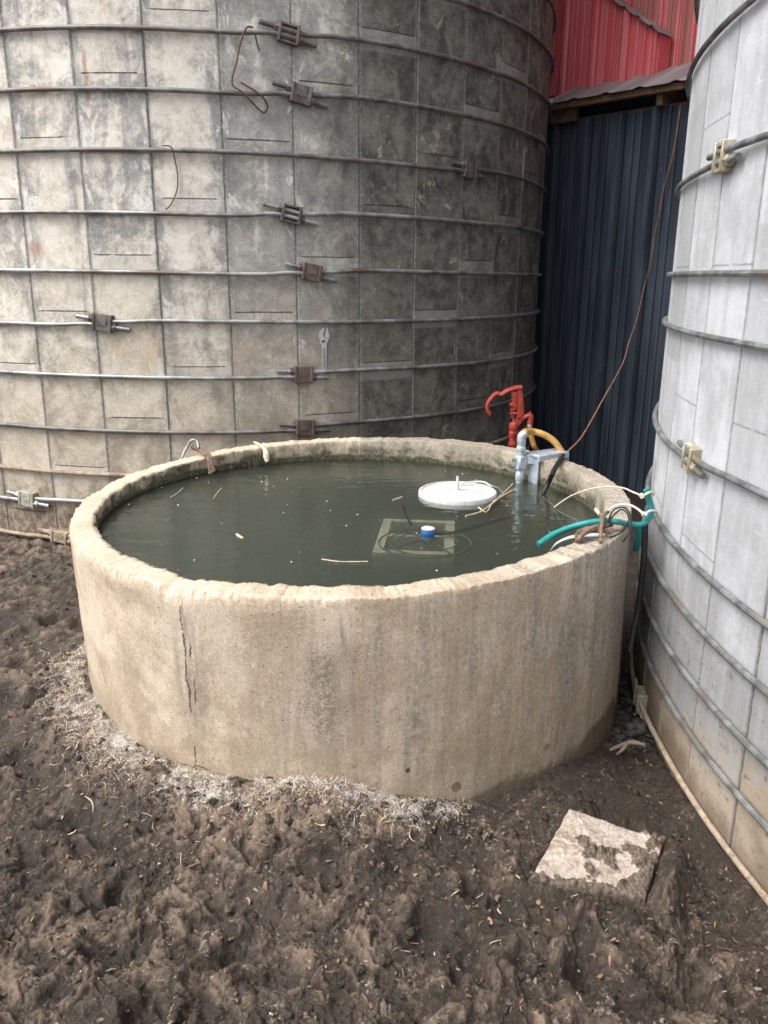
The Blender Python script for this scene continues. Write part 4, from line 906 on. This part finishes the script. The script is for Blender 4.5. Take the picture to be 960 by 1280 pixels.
mb = MB(); mb.tube([onz(504, 633, WZ-.005), onz(507, 643, WZ-.012), onz(514, 656, WZ-.02)], .005, 8, 4); mb.build('heater_tail', M['black'], heat)

# ------------------------------------------------------------------ teal pipe and its lashings over the right rim
YR = 2.37
tp = [onz(672.5, 681, .600), onz(690, 669, .622), onz(712, 659.5, .643), onz(735, 653.5, .660), onz(755, 651, .668), onz(770, 652, .670), aty(788, 655.5, YR+.005), aty(800, 656, YR+.02), aty(809, 651, YR+.03), aty(813.5, 641, YR+.035), aty(812, 628, YR+.04), aty(809.5, 618, YR+.04), aty(807.5, 611.5, YR+.04)]
mb = MB(); mb.tube(tp, .0092, 14, 6)
tag(mb.build('teal_pipe', M['teal'], origin=tp[4]), 'bent teal plastic pipe lashed over the right rim of the tank', 'pipe')
tie = thing('cream_tether', 'cream cord tied round the upright end of the teal pipe, trailing in the water', 'cord', tp[11])
mb = MB(); mb.tube([onz(693, 634, WZ+.003), onz(706, 624.5, .60), onz(722.5, 616, .645), aty(749.6, 609, 2.62), aty(776, 609.5, 2.50), aty(791, 615, YR+.05), aty(803, 620, YR+.03)], .0027, 8, 6)
mb.tube([aty(803, 620, YR+.025), aty(808, 617.5, YR+.02), aty(814, 615, YR+.04), aty(817, 618, YR+.06)], .0036, 8, 5); mb.tube([aty(800.5, 617.5, YR+.027), aty(803.5, 622, YR+.025)], .007, 8, spline=False)
mb.build('strand', M['cream'], tie)
tie2 = thing('tie_strap', 'white cable tie looped from the rim round the bend of the teal pipe', 'cable tie', tp[8])
mb = MB(); mb.tube([onz(759, 641, .66), aty(766, 634, 2.45), aty(777, 630.5, 2.44), aty(789, 632, 2.42), aty(798, 637, YR+.04), aty(805, 643, YR+.02)], .004, 8, 6)
mb.tube([aty(805, 643, YR+.018), aty(812, 639, YR+.018), aty(819, 639, YR+.035), aty(821, 642, YR+.06)], .0042, 8, 5); mb.tube([aty(803, 642, YR+.017), aty(808, 643.5, YR+.016)], .0075, 8, spline=False)
mb.build('strap_loop', M['white'], tie2)
sp_pts = [onz(756, 668, .650), onz(742, 668, .655), onz(729, 668.5, .655), onz(715, 670, .648), onz(704, 673.5, .632), onz(694, 679, .605), onz(688, 687, .572), onz(686.5, 692, WZ-.01)]
mb = MB(); cs = []
P_ = np.array(sp_pts); 
for i in range(len(P_)-1):
    for q in np.linspace(0, 1, 5)[:-1]: cs.append(P_[i]*(1-q)+P_[i+1]*q)
cs.append(P_[-1]); cs = np.array(cs); ck = cs.copy()
for _ in range(3): ck[1:-1] = (ck[:-2]+ck[1:-1]*2+ck[2:])/4
vs = []; wdir = np.array([.35, .94, .15])*.0062
for p_ in ck: vs += [p_-wdir, p_+wdir, p_+wdir+np.array([0, -.0005, -.003]), p_-wdir+np.array([0, -.0005, -.003])]
fs = [[4*i+a_, 4*i+(a_+1) % 4, 4*i+4+(a_+1) % 4, 4*i+4+a_] for i in range(len(ck)-1) for a_ in range(4)]+[[0, 1, 2, 3], [4*len(ck)-4+q for q in (3, 2, 1, 0)]]
mb.add(vs, fs); tag(mb.build('white_strap', M['white'], origin=P_[3]), 'flat white strap curling from the right rim down into the water', 'strap')
lash = thing('leather_lashing', 'knotted brown leather strap bound under the teal pipe on the right rim', 'strap', onz(748, 664, .645))
mb = MB()
def lz(pts, r, dz=.652): return mb.tube([onz(x, y, dz+h) for x, y, h in pts], r, 8, 5)
lz([(722, 676, -.01), (728, 668, .004), (738, 662, .010), (752, 657.5, .012), (765, 656, .010)], [.006, .008, .010, .010, .006]); lz([(724, 668, 0), (732, 662, .003), (742, 662, .006), (756, 663, .005), (764, 665, 0)], [.006, .009, .010, .008, .006])
lz([(721, 678, -.02), (721, 669, .0), (727, 663, .006), (738, 664, .008)], [.005, .0065, .0065, .006]); mb.build('knot', M['leather'], lash)
mb = MB(); lz([(751, 678, -.004), (751, 668, .008), (752, 655, .028), (754, 648, .033), (757, 642, .026), (760, 640, .012)], .0055); lz([(754, 650, .030), (750, 643, .026), (746.5, 639, .022), (744.5, 636, .02)], .0045); mb.build('strand', M['leather'], lash)
mb = MB(); lz([(745, 637, .022), (748, 641, .024), (752, 645, .028)], [.006, .005, .004]); mb.build('frayed_end', M['cream'], lash)
bw = thing('black_wire', 'loops of thin black wire tangled round the teal pipe on the right rim', 'wire', onz(775, 650, .66))
mb = MB()
def bz(pts): mb.tube([onz(x, y, .655+h) for x, y, h in pts], .0026, 6, 6)
bz([(762, 651, .02), (768, 643, .035), (776, 637, .045), (783, 640, .045), (786, 650, .03), (781, 661, .018), (772, 668, .008), (762, 672, .002)]); bz([(760, 652, .02), (765, 640, .035), (772, 635, .045), (782, 635, .05), (788, 645, .04), (789, 658, .025), (785, 668, .01), (779, 677, -.015)])
bz([(764, 646, .026), (762, 654, .026), (766, 655, .01)]); mb.build('wire_loop', M['black'], bw)
# hoses hanging in the gap
def gap_pt(x, y, off=.10): return oncyl(x, y, SRC, SRR+off)
mb = MB(); mb.tube([aty(806, 652, 2.47), aty(806, 668, 2.47), aty(804.5, 700, 2.46), aty(801, 735, 2.45), aty(797, 765, 2.44), aty(792, 790, 2.42), aty(787, 815, 2.40)], .010, 12, 6)
tag(mb.build('black_hose', M['black'], origin=aty(801, 735, 2.45)), 'black hose hanging down the gap between tank and pale silo', 'hose')
mb = MB(); mb.tube([aty(799, 657, 2.53), aty(799, 668, 2.53), aty(797, 678, 2.53), aty(794, 688, 2.54)], .010, 10, 6)
tag(mb.build('green_hose', M['teal'], origin=aty(797, 680, 2.53)), 'dark teal hose end tucked behind the black hose in the gap', 'hose')
# ------------------------------------------------------------------ hook and twine on the far left of the rim
hook = thing('iron_hook', 'bent iron hook with a brown strap hanging over the far left rim', 'hook', onrim(235, 570, .01))
Yh = onrim(236, 570)[1]
mb = MB(); mb.tube([aty(227, 574, Yh-.03), aty(230, 566, Yh-.02), aty(233.4, 559.7, Yh), aty(237, 553, Yh), aty(241.5, 550, Yh), aty(246.5, 552, Yh), aty(248.5, 560, Yh-.02)], .0062, 10, 6); mb.build('hook_rod', M['hoop'], hook)
mb = MB()
for k, (dx, r_) in enumerate(((0, .009), (3, .008), (6, .0065))):
    mb.tube([aty(240+dx*.3, 558+dx*.6, Yh), aty(247+dx*.3, 561.5, Yh-.01), aty(253+dx*.5, 565, Yh-.04), aty(259+dx*.5, 569, Yh-.09), aty(261+dx*.6, 576, Yh-.115), aty(262.5+dx*.6, 584, Yh-.125), aty(263+dx*.9, 592-dx*.5, Yh-.13)], r_, 8, 5)
mb.build('strap', M['leather'], hook)
mb = MB(); pp = [onrim(318, 553, .006), onrim(325, 556, .01), onrim(330, 561, .01)]; Yt = onrim(331, 563)[1]-.03
mb.tube(pp+[aty(332.5, 566, Yt), aty(333, 571, Yt-.005), aty(334, 577, Yt-.01)], [.005, .006, .007, .013, .014, .009], 10, 6)
tag(mb.build('twine_knot', M['cream'], origin=pp[1]), 'pale twine knot hanging over the far inner rim near the iron hook', 'twine')

# ------------------------------------------------------------------ half buried concrete block
P1, P2, P3, P4 = onz(712, 1008, .040), onz(830, 1050, .012), onz(806, 1124, .000), onz(660, 1102, .030)
def block():
    K = 110; cor = np.array([P1, P2, P3, P4]); c = cor.mean(0)
    u, v = np.meshgrid(np.linspace(0, 1, K+1), np.linspace(0, 1, K+1)); u = u.ravel(); v = v.ravel()
    q = ((1-u)*(1-v))[:, None]*cor[0]+(u*(1-v))[:, None]*cor[1]+(u*v)[:, None]*cor[2]+((1-u)*v)[:, None]*cor[3]
    ed = np.minimum(np.minimum(u, 1-u), np.minimum(v, 1-v)); x, y = q[:, 0].copy(), q[:, 1].copy()
    mud = 1.15*u-.15+.55*v+.9*fbm(x*13, y*13, 201, 4)-.62
    mud = np.maximum(np.maximum(mud, (v-.88)*9+.5*fbm(x*16, y*16, 205, 3)+.1), (u-.95)*7)
    mk = sst(.1, .6, mud)
    f1, f2 = worley(x*42+.3*pn(x*60, y*60, 3), y*42, 207); g1, g2 = worley(x*90, y*90, 208)
    z = -.007*np.exp(-ed*40)+.0013*fbm(x*24, y*24, 90, 4)+.0012*fbm(x*110, y*110, 92, 3)
    z += mk*(.004+.016*np.clip(f2-f1, 0, .6)*(.4+sst(-.3, .4, fbm(x*14, y*14, 210, 2)))+.006*np.clip(g2-g1, 0, .6))
    q[:, 2] += z; bo = ed < 1e-6
    q[bo, 0] += .003*pn(x[bo]*30, y[bo]*30, 95); q[bo, 1] += .003*pn(x[bo]*30+5, y[bo]*30, 96)
    vs = [a_ for a_ in q]; mv = list(mk); fs = []
    for j in range(K):
        for i in range(K): a_ = j*(K+1)+i; fs.append([a_, a_+1, a_+K+2, a_+K+1])
    per = [i for i in range(K+1)]+[j*(K+1)+K for j in range(1, K+1)]+[K*(K+1)+i for i in range(K-1, -1, -1)]+[j*(K+1) for j in range(K-1, 0, -1)]
    prev = per
    for dz, gr in ((-.006, 1.012), (-.03, 1.02), (-.16, 1.03)):
        cur = []
        for k_ in per:
            w_ = vs[k_].copy(); w_[:2] = c[:2]+(w_[:2]-c[:2])*gr; w_[2] += dz; cur.append(len(vs)); vs.append(w_); mv.append(min(1, mv[k_]+(.35 if dz > -.02 else .9)))
        m = len(per)
        for k_ in range(m): fs.append([prev[k_], prev[(k_+1) % m], cur[(k_+1) % m], cur[k_]])
        prev = cur
    mb = MB(); mb.add(vs, fs); ob = mb.build('concrete_block', M['block'], origin=c, smooth=60)
    at = ob.data.attributes.new('mud', 'FLOAT', 'POINT'); at.data.foreach_set('value', np.array(mv, np.float32)); return ob
tag(block(), 'broken pale concrete block half sunk in the mud before the tank', 'block')

# ------------------------------------------------------------------ litter
def strips(n_, pos, ln, wd, mats, name, label, lift=.006, curl=.5, pitch=.45):
    V_, F_, MI = [], [], []
    for k in range(n_):
        x, y, z = pos(k); L = ln*math.exp(random.gauss(0, .5)); w_ = wd*math.exp(random.gauss(0, .35)); ya = random.uniform(0, 2*PI); pt = random.gauss(0, pitch)
        d = np.array([math.cos(ya)*math.cos(pt), math.sin(ya)*math.cos(pt), math.sin(pt)]); s_ = np.array([-math.sin(ya), math.cos(ya), random.uniform(-.4, .4)])
        b0 = len(V_); c_ = random.gauss(0, curl)*L; base = np.array([x, y, z+lift])
        sg = 4
        for i in range(sg+1):
            t_ = i/sg-.5; q = base+d*L*t_+s_*c_*(t_*t_*2)+np.array([0, 0, random.uniform(-.002, .002)]); ww = w_*(1-.6*abs(t_)*2*.8)
            V_ += [q-s_*ww, q+s_*ww*.5+np.array([0, 0, ww*.8]), q+s_*ww]
        for i in range(sg):
            a_ = b0+3*i; F_ += [(a_, a_+1, a_+4, a_+3), (a_+1, a_+2, a_+5, a_+4)]; 
        mi = random.randrange(len(mats)); MI += [mi]*(2*sg)
    me = bpy.data.meshes.new(name); me.from_pydata([tuple(v) for v in V_], [], F_)
    for m in mats: me.materials.append(m)
    me.polygons.foreach_set('material_index', MI); me.update()
    o = bpy.data.objects.new(name, me); COL.objects.link(o); return tag(o, label, name.split('_')[-1], kind='stuff')
def near_tank(k, sg=.085):
    while True:
        phi = math.radians(random.uniform(-88, 22)); d = abs(random.gauss(.0, sg))+.004
        wgt = np.interp(math.degrees(phi), [-88, -70, -45, -30, -15, 0, 10, 22], [.3, .9, 1, .85, .7, .4, .35, .1])
        if float(pn(phi*9, d*20, 3)) > -.25 and random.random() < wgt: break
    x = TC[0]+(TR+d)*math.sin(phi); y = TC[1]-(TR+d)*math.cos(phi); return x, y, gsamp(x, y)
strips(13000, lambda k: near_tank(k, .052), .012, .00036, [M['chaff'], M['chaff'], M['chaff'], M['straw'], M['brown']], 'pale_chaff', 'whitish chaff and feathers matted along the foot of the tank', .006, .35, .6)
strips(1500, near_tank, .020, .0014, [M['brown'], M['brown'], M['brown'], M['straw']], 'dung_stalks', 'brown stalks in the dung heaped against the tank', .006, .5, .5)
def anywhere(k):
    while True:
        x, y = random.uniform(-2.2, .95), random.uniform(1.1, 4.1)
        if random.random() > (1.25/y)**1.2: continue
        if math.hypot(x-TC[0], y-TC[1]) > TR+.02 and math.hypot(x-SLC[0], y-SLC[1]) > SLR+.02 and math.hypot(x-SRC[0], y-SRC[1]) > SRR+.03: break
    return x, y, gsamp(x, y)
strips(1500, anywhere, .010, .0011, [M['brown'], M['brown'], M['brown'], M['root'], M['straw']], 'mud_litter', 'bits of straw and stalk trodden into the mud', .003, .3, .25)
strips(1300, anywhere, .009, .0034, [M['brown'], M['clod'], M['brown'], M['root'], M['root']], 'leaf_litter', 'brown leaf and bark scraps scattered over the mud', .004, .4, .45)
def clods(n_, name, label, mat, pos, smin, smax):
    V_, F_ = [], []
    import bmesh
    bm = bmesh.new(); bmesh.ops.create_icosphere(bm, subdivisions=2, radius=1); bv = np.array([v.co[:] for v in bm.verts]); bf = [[v.index for v in f.verts] for f in bm.faces]; bm.free()
    for k in range(n_):
        x, y, z = pos(k); r = smin+(smax-smin)*random.random()**3
        sc = np.array([random.uniform(.7, 1.4), random.uniform(.7, 1.4), random.uniform(.45, .9)])*r
        d = 1+.75*fbm(bv[:, 0]*1.9+k*3.1, bv[:, 1]*1.9+bv[:, 2]*1.6, k % 97, 3); a_ = random.uniform(0, PI)
        q = bv*d[:, None]*sc; q = np.stack([q[:, 0]*math.cos(a_)-q[:, 1]*math.sin(a_), q[:, 0]*math.sin(a_)+q[:, 1]*math.cos(a_), q[:, 2]], -1)+np.array([x, y, z+r*.15])
        b0 = len(V_); V_ += q.tolist(); F_ += [[b0+i for i in f] for f in bf]
    me = bpy.data.meshes.new(name); me.from_pydata(V_, [], F_); me.materials.append(mat); me.polygons.foreach_set('use_smooth', [True]*len(F_)); me.update()
    o = bpy.data.objects.new(name, me); COL.objects.link(o); return tag(o, label, name.split('_')[-1], kind='stuff')
clods(2600, 'mud_clods', 'crumbs and clods lying on the trampled mud', M['mud'], anywhere, .002, .011)
clods(260, 'dung_clods', 'dung crumbs heaped along the foot of the tank', M['mud'], near_tank, .003, .012)
def ingap(k):
    a_ = math.radians(random.uniform(60, 118)); d = random.uniform(.0, .16); x, y = TC[0]+(TR+d)*math.sin(a_), TC[1]-(TR+d)*math.cos(a_); return x, y, gsamp(x, y)
clods(240, 'gap_gravel', 'dark gravel in the gap between tank and pale silo', M['stone'], ingap, .006, .020)
# specks and straws on the water
V_, F_ = [], []
for k in range(75):
    a_, r_ = random.uniform(0, 2*PI), TI*math.sqrt(random.random())*.97; x, y = TC[0]+r_*math.cos(a_), TC[1]+r_*math.sin(a_); s_ = random.choice((.0012, .0016, .0022, .0034)); b0 = len(V_)
    for q in range(6): t_ = q*PI/3+a_; V_.append((x+s_*random.uniform(.6, 1.3)*math.cos(t_), y+s_*random.uniform(.6, 1.3)*math.sin(t_), WZ+.0012))
    V_.append((x, y, WZ+.0012+s_*.5)); F_ += [(b0+q, b0+(q+1) % 6, b0+6) for q in range(6)]
me = bpy.data.meshes.new('floating_specks'); me.from_pydata(V_, [], F_); me.materials.append(M['speck']); o = bpy.data.objects.new('floating_specks', me); COL.objects.link(o)
tag(o, 'pale specks of feed drifting on the tank water', 'specks', kind='stuff')
def straw(pts, label, r=.0022, mat='straw', grp='straws floating on the tank water'):
    mb = MB(); q = [onz(x, y, WZ+.003) for x, y in pts]; mb.tube(q, r, 6, 5); tag(mb.build('floating_straw', M[mat], origin=q[0]), label, 'straw', grp)
straw([(582, 645), (600, 640), (612, 632), (628, 620), (645, 611)], 'long yellow straw stem running to the filler pipe foot', .003)
straw([(598, 634), (608, 640), (616, 628), (632, 614), (641, 605)], 'forked yellow stem lying across the white float edge', .0026)
straw([(213, 622), (221, 617), (229, 610)], 'short straw floating nearest the iron hook', .002)
straw([(267, 623), (272, 616), (277, 610)], 'short straw floating right of the hooked strap', .002)
straw([(402, 699), (425, 702), (460, 702)], 'pale straw floating left of the sunken block corner', .002)
straw([(296, 668), (300, 671), (304, 673)], 'small tan husk floating alone mid water on the left', .0045)
straw([(491, 625), (498, 623), (503, 621)], 'tan curl of straw floating left of the white float', .003)
# root by the lowest coupling, and a white rag of root
mb = MB(); r0 = [onz(762, 938, -.03), onz(775, 932, -.02), onz(790, 928, -.01), onz(806, 931, -.005)]
mb.tube(r0, [.004, .0065, .008, .004], 8, 5); mb.tube([onz(783, 931, -.015), onz(777, 938, -.025), onz(771, 943, -.04)], [.006, .005, .003], 8, 4)
tag(mb.build('dead_root', M['root'], origin=r0[1]), 'grey brown forked root on the mud below the lowest silo coupling', 'root')
